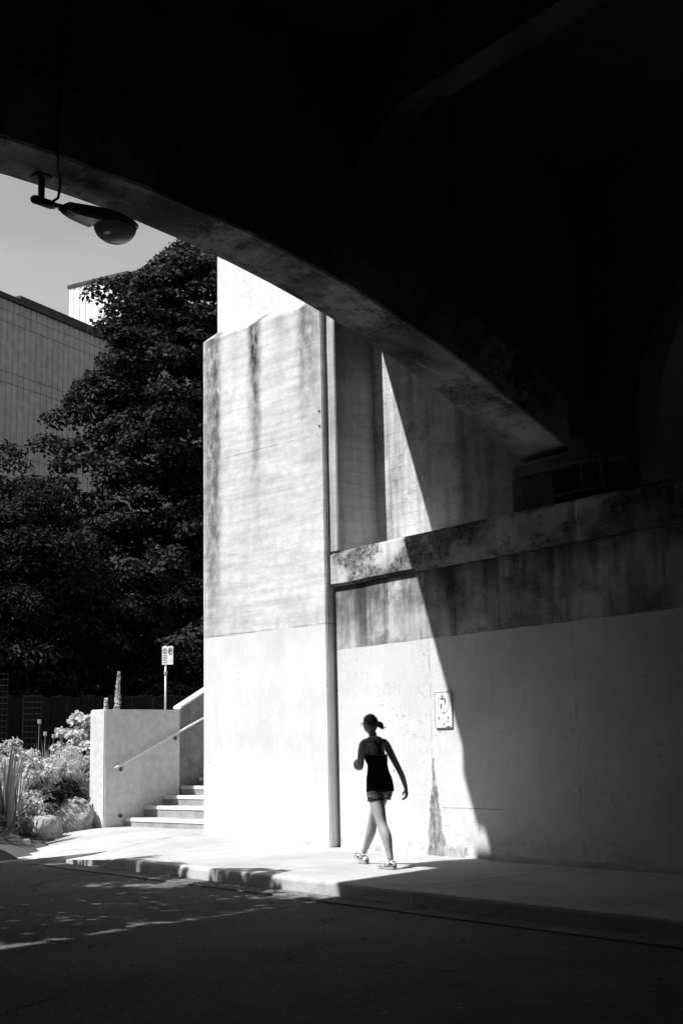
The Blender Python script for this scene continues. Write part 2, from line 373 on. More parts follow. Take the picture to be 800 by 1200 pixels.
def ragged_box(name, mat, parent, x0, x1, y0, y1, z0, z1, bevel=0.012, res=0.22, amp=0.006, seed=0):
    """concrete block with slightly uneven faces and worn arrises"""
    bm = bmesh.new(); bmesh.ops.create_cube(bm, size=1.0)
    for v in bm.verts:
        v.co = Vector((x0 if v.co.x < 0 else x1, y0 if v.co.y < 0 else y1, z0 if v.co.z < 0 else z1))
    bmesh.ops.bevel(bm, geom=list(bm.edges), offset=bevel, segments=2, affect='EDGES', clamp_overlap=True)
    for ax, (a, b) in enumerate(((x0, x1), (y0, y1), (z0, z1))):
        n = min(int((b - a) / res), 60)
        for i in range(1, n):
            co = Vector((0, 0, 0)); co[ax] = a + (b - a) * i / n; no = Vector((0, 0, 0)); no[ax] = 1
            bmesh.ops.bisect_plane(bm, geom=list(bm.verts) + list(bm.edges) + list(bm.faces), plane_co=co, plane_no=no)
    for v in bm.verts:
        v.co += mnoise.noise_vector(v.co * 1.7 + Vector((seed, 0, 0))) * amp
    bmesh.ops.recalc_face_normals(bm, faces=bm.faces)
    for f in bm.faces: f.smooth = True
    me = bpy.data.meshes.new(name); bm.to_mesh(me); bm.free(); me.set_sharp_from_angle(angle=rad(20))
    return link(name, me, mat, parent)
def np_mesh(name, V, F, mat, parent=None, smooth=False):
    """V (n,3), F (m,k) numpy arrays, all faces with k corners"""
    me = bpy.data.meshes.new(name); n, (mf, k) = len(V), F.shape
    me.vertices.add(n); me.vertices.foreach_set('co', V.astype(np.float32).ravel())
    me.loops.add(mf * k); me.loops.foreach_set('vertex_index', F.astype(np.int32).ravel())
    me.polygons.add(mf); me.polygons.foreach_set('loop_start', np.arange(0, mf * k, k, dtype=np.int32))
    me.polygons.foreach_set('loop_total', np.full(mf, k, dtype=np.int32))
    me.update(); me.validate(); return link(name, me, mat, parent)
def smooth01(t): t = min(max(t, 0.0), 1.0); return t * t * (3 - 2 * t)

# ------------------------------------------------------------------ ground, road, pavement
def struct(o): o['kind'] = 'structure'; return o
KY = 7.93                                                # street face of the kerb
def kerb_drop(x): return 0.14 * smooth01((x + 15.75) / 0.75)      # kerb runs out in a ramp at the left
def pave_z(x, y):
    rise = 0.12 * smooth01((-13.0 - x) / 4.5) * smooth01((y - 8.2) / 2.0)
    ramp = (0.128 - kerb_drop(x) * 0.128 / 0.14) * smooth01((9.8 - y) / 2.2)
    return rise - ramp
struct(MB().poly([(-400, -400, -0.16), (400, -400, -0.16), (400, 400, -0.16), (-400, 400, -0.16)], [(0, 1, 2, 3)]).build('ground', M_GROUND))
def grid(name, mat, xs, ys, zf, parent=None):
    V = [(x, y, zf(x, y)) for y in ys for x in xs]; n = len(xs)
    F = [(j * n + i, j * n + i + 1, (j + 1) * n + i + 1, (j + 1) * n + i) for j in range(len(ys) - 1) for i in range(n - 1)]
    return MB().poly(V, F).build(name, mat, parent, smooth=True)
struct(grid('road', M_ASPH, [-60 + i * 0.5 for i in range(161)], [-0.6 + 0.4 * i for i in range(21)] + [KY - 0.34],
            lambda x, y: -0.142 + 0.02 * math.sin(math.pi * (y + 0.6) / 8.2) + 0.004 * mnoise.noise(Vector((x * 0.8, y * 0.8, 0)))))
gut = struct(empty('gutter'))
kerb = struct(empty('kerb'))
xk = [-15.8, -12.69, -9.27, -6.0, -2.9, 0.2, 3.3, 6.4, 9.5, 12.6, 15.7]
for i in range(len(xk) - 1):
    a, b = xk[i] + 0.006, xk[i + 1] - 0.006
    n = 60; mb = MB(); rings = []
    for k in range(n + 1):
        x = a + (b - a) * k / n; h = max(kerb_drop(x), 0.006); top = -0.14 + h
        wv = 0.010 * mnoise.noise(Vector((x * 1.3, 0, 0))) + 0.008 * mnoise.noise(Vector((x * 7.3, 2, 0)))
        r = min(0.03, h * 0.4)
        rings.append([(x, KY + wv, -0.3), (x, KY + 0.012 * h / 0.14 + wv, top - r), (x, KY + 0.02 + wv, top - r * 0.25),
                      (x, KY + 0.045, top), (x, KY + 0.16, top + 0.002), (x, KY + 0.16, -0.3)])
    mb.loft(rings).build('kerb_stone', M_KERB, kerb)
for i in range(len(xk) - 1):
    a, b = xk[i] + 0.2, xk[i + 1] + 0.192
    MB().box(a, b, KY - 0.34, KY - 0.004, -0.3, -0.128 + 0.002 * (i % 2)).build('gutter_slab', M_GUTTER, gut, bevel=0.004)
MB().box(-60, -15.6, KY - 0.34, KY - 0.004, -0.3, -0.130).build('gutter_slab', M_GUTTER, gut)
pav = struct(empty('pavement'))
edges = [-21.9 + 2.42 * i - 0.02 for i in range(0, 16)]
edges = [-24.05, -21.62, -19.2, -16.8, -14.4, -11.98, -9.58, -7.16, -4.7, -2.3, 0.1, 2.5, 4.9, 7.3, 9.7, 12.1, 14.5]
for i in range(len(edges) - 1):
    x0, x1 = edges[i] + 0.005, edges[i + 1] - 0.005
    xs = [x0 + (x1 - x0) * k / 10 for k in range(11)]
    ys = [KY + 0.163 + (13.2 - KY - 0.163) * k / 12 for k in range(13)]
    if x1 < -15.6: ys = [6.0 + 7.4 * k / 16 for k in range(17)]
    top = [(x, y, pave_z(x, y) + 0.002 * mnoise.noise(Vector((x, y, 0)))) for y in ys for x in xs]
    n = len(xs); F = [(j * n + k, j * n + k + 1, (j + 1) * n + k + 1, (j + 1) * n + k) for j in range(len(ys) - 1) for k in range(n - 1)]
    mb = MB().poly(top, F)
    for (p, q) in ((0, n - 1), (n - 1, n * len(ys) - 1), (n * len(ys) - 1, n * (len(ys) - 1)), (n * (len(ys) - 1), 0)):
        a, b = top[p], top[q]; mb.poly([a, b, (b[0], b[1], -0.25), (a[0], a[1], -0.25)], [(0, 1, 2, 3)])
    mb.build('paving_panel', M_PAVE, pav)
struct(MB().box(-60, 16, -2.4, -0.62, -0.3, 0.0).build('pavement', M_PAVE, bevel=0.02))

# ------------------------------------------------------------------ abutment wall
YW, YL, YU = 10.75, 10.68, 11.40
ab = meta(empty('abutment_wall', (0, 0, 0)), 'long concrete abutment wall, painted white below a weathered ledge, under the bridge', 'wall')
ragged_box('lower_wall', M_WALL, ab, -14.045, 40.0, YW, 11.6, -0.3, 3.525, 0.01, 0.35, 0.004, 1)
ragged_box('ledge', M_LEDGE, ab, -14.075, 4.0, YL, 11.5, 3.53, 4.0, 0.03, 0.16, 0.010, 2)
ragged_box('ledge', M_LEDGE, ab, 4.008, 40.0, YL, 11.5, 3.53, 4.0, 0.03, 0.3, 0.010, 3)
ragged_box('pier', M_PIER, ab, -14.17, -13.875, 10.69, 11.7, 4.003, 8.25, 0.012, 0.25, 0.004, 4)
# upper wall with an arched opening right of the first rib
UX0 = -13.874
def arch_wall():
    mb = MB(); zb, zt = 3.98, 8.28
    cx, rr, sp = -7.2, 1.95, 4.9
    n = 20; arc = [(cx - rr * math.cos(math.pi * k / n), sp + rr * math.sin(math.pi * k / n)) for k in range(n + 1)]
    out = [(-9.949, zb), (cx - rr, zb)] + arc + [(cx + rr, zb), (40.0, zb), (40.0, zt), (-9.949, zt)]
    mb.prism(out, YU, YU + 0.4, lambda a, b, h: (a, h, b))
    return mb
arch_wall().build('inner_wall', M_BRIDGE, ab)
MB().box(UX0, -9.95, YU, YU + 0.4, 3.98, 8.28).build('upper_wall', M_UPPER, ab)
MB().box(-12.0, 40.0, YU + 1.4, YU + 1.7, 3.98, 8.28).build('rear_wall', M_BRIDGE, ab)
ragged_box('pedestal', M_DARKBLOCK, ab, -10.62, -9.95, 10.82, 11.39, 4.003, 4.43, 0.012, 0.3, 0.004, 6)
ragged_box('bearing_slab', M_DARKBLOCK, ab, -10.53, -9.3, 10.74, 11.39, 4.433, 4.545, 0.012, 0.3, 0.003, 7)
fr = MB()
fr.box(-9.92, -9.20, 10.80, 10.84, 4.10, 4.135).box(-9.53, -9.50, 10.805, 10.835, 4.136, 4.43).box(-9.24, -9.21, 10.805, 10.835, 4.136, 4.43)
fr.build('niche_frame', M_FRAME, ab)
ragged_box('wall_plinth', M_KERB, ab, -11.12, 40.0, 10.66, 10.745, -0.05, 0.055, 0.012, 0.25, 0.008, 8)

# ------------------------------------------------------------------ pilaster / pylon
T8 = rad(8.17)
pil = meta(empty('bridge_pylon', (-16.67, 10.227, 0.0), T8), 'tall sunlit concrete pylon with dark water streaks beside the stairs', 'pylon')
PW = 2.637
def pylon_shaft():
    bm = bmesh.new(); x0, x1, y0, y1, z0, z1 = 0, PW, 0, 1.6, -0.3, 7.69
    top = 7.90; ins = 0.03
    v = [bm.verts.new(p) for p in [(x0, y0, z0), (x1, y0, z0), (x1, y1, z0), (x0, y1, z0), (x0, y0, z1), (x1, y0, z1), (x1, y1, z1), (x0, y1, z1),
         (x0 + ins, y0 + 0.26, top), (x1, y0 + 0.26, top), (x1, y1, top), (x0 + ins, y1, top)]]
    for f in [(0, 3, 2, 1), (0, 1, 5, 4), (1, 2, 6, 5), (2, 3, 7, 6), (3, 0, 4, 7), (4, 5, 9, 8), (5, 6, 10, 9), (6, 7, 11, 10), (7, 4, 8, 11), (8, 9, 10, 11)]:
        bm.faces.new([v[i] for i in f])
    bmesh.ops.bevel(bm, geom=list(bm.edges), offset=0.014, segments=2, affect='EDGES')
    for ax, (a, b, n) in enumerate(((x0, x1, 14), (y0, y1, 8), (z0, top, 44))):
        for i in range(1, n):
            co = Vector((0, 0, 0)); co[ax] = a + (b - a) * i / n; no = Vector((0, 0, 0)); no[ax] = 1
            bmesh.ops.bisect_plane(bm, geom=list(bm.verts) + list(bm.edges) + list(bm.faces), plane_co=co, plane_no=no)
    for w in bm.verts: w.co += mnoise.noise_vector(w.co * 1.9) * 0.003
    bmesh.ops.recalc_face_normals(bm, faces=bm.faces)
    for f in bm.faces: f.smooth = True
    me = bpy.data.meshes.new('shaft'); bm.to_mesh(me); bm.free(); me.set_sharp_from_angle(angle=rad(20)); return link('shaft', me, M_PIL, pil)
pylon_shaft()
ragged_box('upper_block', M_BLOCK, pil, 0.035, PW - 0.004, 0.265, 1.59, 7.86, 11.2, 0.012, 0.4, 0.004, 9)
for zz in (6.05, 5.83):
    mb = MB(); mb.tube([(PW - 0.06, 0.02, zz), (PW - 0.06, -0.012, zz)], 0.016, 8); mb.build('anchor_bolt', M_IRON, pil)

# ------------------------------------------------------------------ arch bridge
bB = Vector((math.sin(T8), -math.cos(T8), 0)); eB = Vector((math.cos(T8), math.sin(T8), 0))
br = meta(empty('arch_bridge', (-10.5, 10.9, 4.6)), 'dark concrete arch bridge spanning the road overhead', 'bridge')
def BR(p): return (p[0] + 10.5, p[1] - 10.9, p[2] - 4.6)      # world -> bridge
def rib_z(s): return 6.03 - 0.0334 * (6.5 - s) ** 2
def rib_pt(W, s, z, across=0.0):
    p = Vector((-10.5 + W, 10.9, 0)) + bB * s + Vector((1, 0, 0)) * across
    return BR((p.x, p.y, z))
def rib_w(s): return 0.77 - 0.17 * (1 - abs(min(max(s, 0), 13) - 6.5) / 6.5)
def rib_segment(W, s0, s1, depth=0.62):
    n = max(2, int((s1 - s0) / 0.25)); rings = []
    for k in range(n + 1):
        s = s0 + (s1 - s0) * k / n; z = rib_z(s); wdt = rib_w(s); j = 0.006 * mnoise.noise(Vector((s * 2.1, W, 3)))
        rings.append([rib_pt(W, s, z + j + 0.02, 0), rib_pt(W, s, z + j, 0.022), rib_pt(W, s, z + j, wdt - 0.022), rib_pt(W, s, z + j + 0.02, wdt),
                      rib_pt(W, s, z + depth, wdt), rib_pt(W, s, z + depth, 0)])
    return MB().loft(rings)
SEGS = [0.0, 0.98, 2.78, 4.35, 6.5, 8.65, 10.22, 12.02, 13.0]
for ri, W in enumerate((0.0, 5.6, 11.2, 16.8, 22.4, 28.0)):
    for a, b in zip(SEGS[:-1], SEGS[1:]):
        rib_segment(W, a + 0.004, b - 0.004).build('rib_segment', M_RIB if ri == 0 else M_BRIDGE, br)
    n = 40; v0, f0 = [], []
    for k in range(n + 1):
        s = -0.45 + 13.9 * k / n; zb = rib_z(min(max(s, 0), 13)) + 0.618
        wi = rib_w(s) - 0.03
        for ac, z in ((0.03, zb), (0.03, 8.28), (wi, 8.28), (wi, zb)): v0.append(rib_pt(W, s, z, ac))
    for k in range(n):
        for c in range(4): f0.append((k * 4 + c, k * 4 + (c + 1) % 4, k * 4 + 4 + (c + 1) % 4, k * 4 + 4 + c))
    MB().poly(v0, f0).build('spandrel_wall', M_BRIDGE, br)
# deck edge (skewed a little more than the ribs)
def edge_x(y, off=0.0): return -13.96 + (10.71 - y) * 0.24 + off
def deck_poly(y0, y1, z0, z1, xr, off=0.0, wid=None):
    a, b = edge_x(y1, off), edge_x(y0, off)
    r1 = a + wid if wid else xr; r0 = b + wid if wid else xr
    return MB().poly([BR(p) for p in [(a, y1, z0), (r1, y1, z0), (r0, y0, z0), (b, y0, z0), (a, y1, z1), (r1, y1, z1), (r0, y0, z1), (b, y0, z1)]],
                     [(0, 1, 2, 3), (4, 7, 6, 5), (0, 4, 5, 1), (1, 5, 6, 2), (2, 6, 7, 3), (3, 7, 4, 0)])
deck_poly(-9.0, 11.6, 8.30, 8.78, 40.0).build('deck_slab', M_BRIDGE, br)
deck_poly(-9.0, 11.6, 8.784, 9.75, 14.0, off=0.10, wid=0.22).build('parapet', M_BRIDGE, br, bevel=0.02)
deck_poly(4.66, 5.3, 7.85, 8.75, 14.0, off=-0.40, wid=0.72).build('shadow_block', M_BRIDGE, br, bevel=0.02)  # unseen block added at the deck edge, sized to shade the walker
deck_poly(5.75, 6.17, 8.22, 8.6, 14.0, off=-0.09, wid=0.4).build('shadow_block', M_BRIDGE, br, bevel=0.02)  # unseen block added for the kink in the deck's shadow on the wall
# cross beams with haunches between the ribs
for W in (0.0, 5.6, 11.2):
    for yb in (7.45, 2.6):
        s = (10.9 - yb) / math.cos(T8); x0 = -10.5 + W + s * math.sin(T8) + rib_w(s) - 0.025; x1 = -10.5 + W + s * math.sin(T8) + 5.6 + 0.02
        out = [(x0, 8.28), (x0, 6.95), (x0 + 0.75, 7.38), (x1 - 0.75, 7.38), (x1, 6.95), (x1, 8.28)]
        MB().prism(out, yb, yb + 0.32, lambda a, b, h: BR((a, h, b))).build('cross_beam', M_BRIDGE, br)
nw = meta(empty('near_abutment_wall', (0, -2.6, 0)), 'dark concrete abutment wall on the near side of the road', 'wall')
MB().box(-9.5, 40.0, -0.8, 0.2, -0.3, 8.28).build('wall', M_BRIDGE, nw)

# ------------------------------------------------------------------ stairs and their side wall
SC = Vector((-19.67, 10.14, 0.0))
def stair_frame(name): return empty(name, SC, T8)          # local x = along pylon front, y = up the stairs
stw = meta(stair_frame('stair_side_wall'), 'low smooth concrete wall beside the stairs with sunlit end', 'wall')
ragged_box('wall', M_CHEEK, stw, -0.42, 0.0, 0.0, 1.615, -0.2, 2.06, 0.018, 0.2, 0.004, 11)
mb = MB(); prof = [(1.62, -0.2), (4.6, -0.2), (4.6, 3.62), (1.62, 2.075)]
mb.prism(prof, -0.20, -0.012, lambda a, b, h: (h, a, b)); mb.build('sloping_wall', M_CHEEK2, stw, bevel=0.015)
mb = MB(); cop = [(1.62, 2.078), (4.6, 3.623), (4.6, 3.67), (1.62, 2.125)]
mb.prism(cop, -0.21, 0.004, lambda a, b, h: (h, a, b)); mb.build('coping', M_NOSE, stw, bevel=0.006)
mb = MB(); mb.tube([(0.0, 0.33, 0.30), (0.03, 0.33, 0.30)], 0.035, 10); mb.build('drain_cap', M_IRON, stw)
st = meta(stair_frame('stairs'), 'concrete steps climbing between low side wall and tall pylon', 'stairs')
s0, zc = 0.43, 0.10
rz = [0.26, 0.44, 0.595, 0.742, 0.88, 1.03, 1.18, 1.33, 1.48, 1.63]
for i, z in enumerate(rz):
    a = s0 + 0.40 * i
    stp = ragged_box('step', M_STEP, st, 0.004, 3.0, a, a + 0.43, -0.2 + 0.0 * i, z - 0.002, 0.010, 0.3, 0.004, 20 + i)
    mb = MB(); mb.box(0.006, 2.998, a - 0.012, a + 0.06, z - 0.062, z + 0.003); mb.build('nosing', M_NOSE, stp, bevel=0.010, seg=2)
hr = meta(stair_frame('handrail'), 'pale sloping handrail on the wall beside the stairs', 'handrail')
sl = (1.94 - 1.085) / (2.13 - 0.167)
def hz(s): return 1.085 + (s - 0.167) * sl
mb = MB(); mb.tube([(0.085, 0.167 + 0.2 * i, hz(0.167 + 0.2 * i)) for i in range(0, 20)], 0.021, 10); mb.build('rail', M_RAIL, hr, smooth=True)
for s in (0.34, 1.50, 2.7):
    mb = MB(); mb.tube([(0.085, s, hz(s) - 0.02), (0.085, s, hz(s) - 0.075), (0.05, s, hz(s) - 0.10), (0.012, s, hz(s) - 0.10)], 0.009, 6)
    k = mb.build('bracket', M_STEEL, hr)
    mb = MB(); mb.tube([(0.001, s, hz(s) - 0.10), (0.014, s, hz(s) - 0.10)], 0.035, 10); mb.build('bracket_plate', M_IRON, k)

# ------------------------------------------------------------------ signs
def letter(parent, pts, w, mat, put, name='print'):
    """strokes drawn as thin raised ribbons on a sign face"""
    mb = MB()
    for (x0, z0), (x1, z1) in zip(pts[:-1], pts[1:]):
        d = Vector((x1 - x0, z1 - z0)); L = d.length
        if L < 1e-6: continue
        n = Vector((-d.y, d.x)) / L * w / 2; e = d / L * w * 0.3
        q = [(x0 - e.x + n.x, z0 - e.y + n.y), (x1 + e.x + n.x, z1 + e.y + n.y), (x1 + e.x - n.x, z1 + e.y - n.y), (x0 - e.x - n.x, z0 - e.y - n.y)]
        mb.prism(q, 0.0, 0.0016, put)
    return mb.build(name, mat, parent)
def rrect(w, h, r, n=5):
    o = []
    for cx, cz, a0 in ((w / 2 - r, h / 2 - r, 0), (-w / 2 + r, h / 2 - r, 90), (-w / 2 + r, -h / 2 + r, 180), (w / 2 - r, -h / 2 + r, 270)):
        for k in range(n + 1): a = rad(a0 + 90 * k / n); o.append((cx + r * math.cos(a), cz + r * math.sin(a)))
    return o
ps = meta(empty('parking_sign', (-11.875, YW - 0.012, 1.755)), 'faded white parking sign with letter P fixed to the wall', 'sign')
pt = lambda a, b, h: (a, -h - 0.006, b)
MB().prism(rrect(0.315, 0.45, 0.025), -0.005, 0.004, lambda a, b, h: (a, -h, b)).build('plate', M_SIGNW, ps)
o = rrect(0.300, 0.435, 0.022); letter(ps, o + [o[0]], 0.006, M_GREYINK, pt, 'border')
ring = [(0.10 * math.cos(k * math.pi / 16), 0.065 + 0.10 * math.sin(k * math.pi / 16)) for k in range(33)]
letter(ps, ring, 0.010, M_FAINT, pt, 'ring')
letter(ps, [(-0.04, 0.02), (-0.04, 0.075)], 0.018, M_INK, pt)
letter(ps, [(-0.035, 0.135), (0.0, 0.137), (0.03, 0.125), (0.042, 0.105), (0.035, 0.082)], 0.016, M_INK, pt)
letter(ps, [(-0.035, 0.075), (0.01, 0.073), (0.03, 0.08)], 0.010, M_FAINT, pt)
letter(ps, [(0.05, -0.145), (0.10, -0.143)], 0.008, M_GREYINK, pt); letter(ps, [(0.05, -0.207), (0.11, -0.205)], 0.011, M_INK, pt)
for (bx, bz, mt) in ((-0.085, -0.098, M_INK), (0.085, -0.098, M_INK), (-0.01, 0.175, M_GREYINK), (0.01, -0.035, M_GREYINK), (0.0, -0.17, M_GREYINK)):
    mb = MB(); mb.tube([(bx, -0.004, bz), (bx, -0.012, bz)], 0.011, 8); mb.build('bolt', mt, ps)

sp = meta(empty('sign_post', (-20.81, 11.96, 0.0), rad(38)), 'thin grey sign post with two small white signs above the stair wall', 'sign')
mb = MB(); mb.tube([(0, 0, 0.3), (0, 0, 3.27)], 0.019, 10); mb.build('post', M_STEEL, sp, smooth=True)
mb = MB(); mb.tube([(0, 0, 2.74), (0, 0, 2.80)], 0.034, 10); mb.build('collar', M_STEEL, sp)
put2 = lambda a, b, h: (a, -h - 0.032, b)
for cx, kind in ((-0.005, 0), (0.105, 1)):
    sg = MB(); sg.prism([(cx + a, 3.09 + b) for a, b in rrect(0.106, 0.34, 0.01, 3)], -0.002, 0.003, lambda a, b, h: (a, -h - 0.028, b))
    pl = sg.build('sign_plate', M_SIGNW, sp)
    if kind == 0:
        rg = [(cx + 0.035 * math.cos(t), 3.17 + 0.045 * math.sin(t)) for t in [k * math.pi / 8 for k in range(17)]]
        letter(pl, rg, 0.012, M_INK, put2); letter(pl, [(cx, 3.13), (cx, 3.20)], 0.01, M_INK, put2)
        for zz in (3.09, 3.06, 3.03, 3.0, 2.96): letter(pl, [(cx - 0.035, zz), (cx + 0.035, zz)], 0.012, M_GREYINK, put2)
    else:
        rg = [(cx + 0.035 * math.cos(t), 3.165 + 0.062 * math.sin(t)) for t in [k * math.pi / 8 for k in range(17)]]
        letter(pl, rg, 0.012, M_INK, put2); letter(pl, [(cx - 0.025, 3.13), (cx + 0.025, 3.20)], 0.012, M_INK, put2)
        letter(pl, [(cx - 0.015, 3.13), (cx - 0.015, 3.20), (cx + 0.012, 3.185), (cx - 0.012, 3.165)], 0.008, M_INK, put2)
        letter(pl, [(cx + 0.005, 3.0), (cx + 0.025, 3.0)], 0.01, M_GREYINK, put2)

# ------------------------------------------------------------------ street light under the arch
lp = empty('street_light', (-9.335, 4.17, 5.855), 0); ax = -bB              # body points along the rib towards the wall
lp.rotation_euler = (0, 0, math.atan2(ax.y, ax.x)); LS = 1.02
meta(lp, 'dark cobra-head street light hanging under the arch edge', 'street light')
# local x = along body
zt = rib_z(6.68) - 5.855
mb = MB(); mb.tube([(0, 0, zt - 0.004), (0, 0, -0.05)], 0.028, 10); mb.build('hanger', M_LAMP, lp)
mb = MB(); mb.box(-0.07, 0.07, -0.06, 0.06, zt - 0.02, zt - 0.002); mb.build('mount_plate', M_LAMP, lp, bevel=0.004)
mb = MB(); mb.loft([[(x, w * math.cos(t), -0.055 + h * math.sin(t)) for t in [k * math.pi / 6 for k in range(12)]]
                    for x, w, h in ((-0.09, 0.025, 0.022), (-0.07, 0.04, 0.036), (0.10, 0.04, 0.036), (0.13, 0.03, 0.028))])
mb.build('junction_box', M_LAMP, lp, smooth=True)
mb = MB(); mb.tube([(0.10, 0, -0.05), (0.30, 0, -0.03)], 0.022, 8); mb.build('arm', M_LAMP, lp)
prof = [(0.22, 0.055, 0.0, 0.045), (0.28, 0.07, 0.045, 0.06), (0.38, 0.085, 0.06, 0.065), (0.50, 0.115, 0.075, 0.06), (0.62, 0.145, 0.085, 0.045), (0.74, 0.155, 0.08, 0.03),
        (0.85, 0.14, 0.062, 0.025), (0.93, 0.10, 0.035, 0.02), (0.965, 0.04, 0.008, 0.012)]
rings = []
for x, w, up_, dn in prof:
    x, w, up_, dn = x * LS - 0.03, w * LS, up_ * LS, dn * LS; zc_ = -0.03
    r = [(x, w * math.cos(t), zc_ + (up_ if math.sin(t) > 0 else dn) * math.sin(t)) for t in [k * math.pi / 8 for k in range(16)]]
    rings.append(r)
MB().loft(rings).build('housing', M_LAMP, lp, smooth=True)
rings = []
for x, w, dn in ((0.25, 0.05, 0.050), (0.34, 0.068, 0.068), (0.44, 0.085, 0.072), (0.56, 0.11, 0.07)):
    x, w, dn = x * LS - 0.03, w * LS, dn * LS
    rings.append([(x, w * c, -0.03 - d) for c, d in ((-1, 0.0), (-0.92, dn * 0.9), (0, dn), (0.92, dn * 0.9), (1, 0.0))])
MB().loft(rings).build('gear_cover', M_REFL, lp)
rings = []
for k in range(0, 8):
    t = k / 7 * math.pi / 2; z = -0.06 - 0.155 * math.sin(t); q = (math.cos(t) * 0.97 + 0.03) * LS
    rings.append([(0.745 + 0.20 * q * math.cos(u) - 0.02 * math.sin(t), 0.143 * q * math.sin(u), z) for u in [j * math.pi / 10 for j in range(20)]])
MB().loft(rings).build('lens', M_GLASS, lp, smooth=True)
MB().tube([(0.71, 0, -0.04), (0.80, 0, -0.10)], [0.05, 0.035], 10).build('bulb', M_SIGNW, lp)
cb = MB(); cb.tube([(0.10, -0.01, -0.03), (0.13, -0.05, 0.0), (0.10, -0.12, 0.06), (0.02, -0.24, zt - 0.025), (-0.08, -0.38, zt - 0.022), (-0.13, -0.43, zt - 0.01), (-0.14, -0.44, zt + 0.08), (-0.12, -0.435, zt + 0.6), (-0.05, -0.41, zt + 1.5)], 0.013, 6)
cb.build('supply_cable', M_CABLE, lp, smooth=True)

# ------------------------------------------------------------------ building far left
bd = meta(empty('ribbed_building', (-41.6, 17.1, 0.0), math.atan2(0.917, -0.40)), 'large shaded building with ribbed cladding behind the trees', 'building')
# local x = along the wall away from the camera, local -y = outside
rows = [(17.05, 17.42), (16.62, 17.03), (14.78, 16.60), (14.38, 14.76), (12.22, 14.36), (11.82, 12.20), (9.66, 11.80), (9.26, 9.64), (7.1, 9.24), (6.7, 7.08), (0.0, 6.68)]
def corrugated(x0, x1, z0, z1, pitch=0.30, d=0.03, base=0.05):
    v, f = [], []; x = x0; pts = []
    while x < x1 - 1e-6:
        pts += [(x, 0), (x + pitch * 0.68, 0), (x + pitch * 0.74, d), (x + pitch * 0.94, d)]; x += pitch
    pts.append((x1, 0)); n = len(pts)
    for a, b in pts: v += [(a, -base + b, z0), (a, -base + b, z1)]
    f = [(2 * i, 2 * i + 2, 2 * i + 3, 2 * i + 1) for i in range(n - 1)]
    return MB().poly(v, f)
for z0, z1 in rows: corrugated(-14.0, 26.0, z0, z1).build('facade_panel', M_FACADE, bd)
MB().box(-14, 26, 0.0, 22, -0.2, 17.43).build('wall_core', M_COPING, bd)
MB().box(-14.1, 26.1, -0.14, 0.3, 17.44, 17.62).build('coping', M_COPING, bd)
ph = MB().box(2.2, 26, 1.1, 14, 17.6, 18.22).build('penthouse', M_FACADE, bd)
MB().box(2.1, 26.1, 1.0, 14.1, 18.224, 18.36).build('penthouse_coping', M_COPING, ph)
# brick block added out of frame to keep sky light off the shaded wall
ob = meta(empty('sky_blocker_building', (-11.2, -9.0, 0.0)), 'plain brick block added unseen across the road, blocking sky light', 'building')
MB().box(-12.5, 0, -16, 0, -0.2, 18.0).build('wall', M_BRICK, ob); MB().box(-60, -12.504, -16.2, 0.0, -0.2, 26.0).build('tall_wing', M_BRICK, ob)  # wing made taller to hide more of the sky
MB().box(-12.45, 0.2, -16.2, 0.2, 18.004, 18.4).build('coping', M_COPING, ob); MB().box(-60.2, -12.51, -16.3, 0.2, 26.004, 26.4).build('coping', M_COPING, ob)
wm = MB().box(0, 1.3, 0.004, 0.05, 0, 1.6).mesh('window', 0.01); wm.materials.append(M_WINDOW)
for fl in range(5):
    for k in range(19):
        o = link('window', wm, None, ob); o.location = (-58 + k * 3.1, 0, 1.6 + fl * 3.2)
tw = meta(empty('roof_tower', (-48.62, 25.83, 17.7), math.atan2(0.917, -0.40)), 'bright white ribbed roof tower above the grey building', 'tower')
# light put into colour: sunlit end (local -x) paler, shaded long side greyer
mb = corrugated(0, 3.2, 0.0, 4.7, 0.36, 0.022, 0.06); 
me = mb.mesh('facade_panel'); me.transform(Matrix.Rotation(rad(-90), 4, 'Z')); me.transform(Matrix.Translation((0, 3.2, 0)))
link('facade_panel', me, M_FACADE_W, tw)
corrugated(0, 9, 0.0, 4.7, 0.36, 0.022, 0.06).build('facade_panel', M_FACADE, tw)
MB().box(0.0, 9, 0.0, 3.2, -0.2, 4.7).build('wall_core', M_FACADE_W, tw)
MB().box(-0.1, 9.1, -0.12, 3.3, 4.702, 4.86).build('coping', M_COPING, tw)
for zz in (0.35, 0.6): MB().box(-0.2, -0.16, 0.0, 3.2, zz, zz + 0.06).build('rail', M_STEEL, tw)

# ------------------------------------------------------------------ vegetation
def leaves(rng, P, D, size, aspect=0.75, fold=0.35, nbias=(0, 0, 0.5)):
    """folded six-corner leaves at points P; D = outward directions"""
    n = len(P); N = D * 0.7 + rng.normal(0, 0.55, (n, 3)) + np.array(nbias); N /= np.linalg.norm(N, axis=1)[:, None] + 1e-9
    A = rng.normal(0, 1, (n, 3)); A[:, 2] -= 0.5; A -= (A * N).sum(1)[:, None] * N; A /= np.linalg.norm(A, axis=1)[:, None] + 1e-9
    B = np.cross(N, A); L = (size * rng.uniform(0.65, 1.25, n))[:, None]; W = L * aspect * 0.5
    up = N * L * fold * 0.35
    V = np.stack([P, P + A * L * 0.35 + B * W + up, P + A * L * 0.75 + B * W * 0.7 + up * 0.8, P + A * L, P + A * L * 0.75 - B * W * 0.7 + up * 0.8, P + A * L * 0.35 - B * W + up], 1)
    base = np.arange(n)[:, None] * 6
    F = np.concatenate([base + np.array([[0, 1, 2, 3]]), base + np.array([[0, 3, 4, 5]])], 1).reshape(-1, 4)
    return V.reshape(-1, 3), F
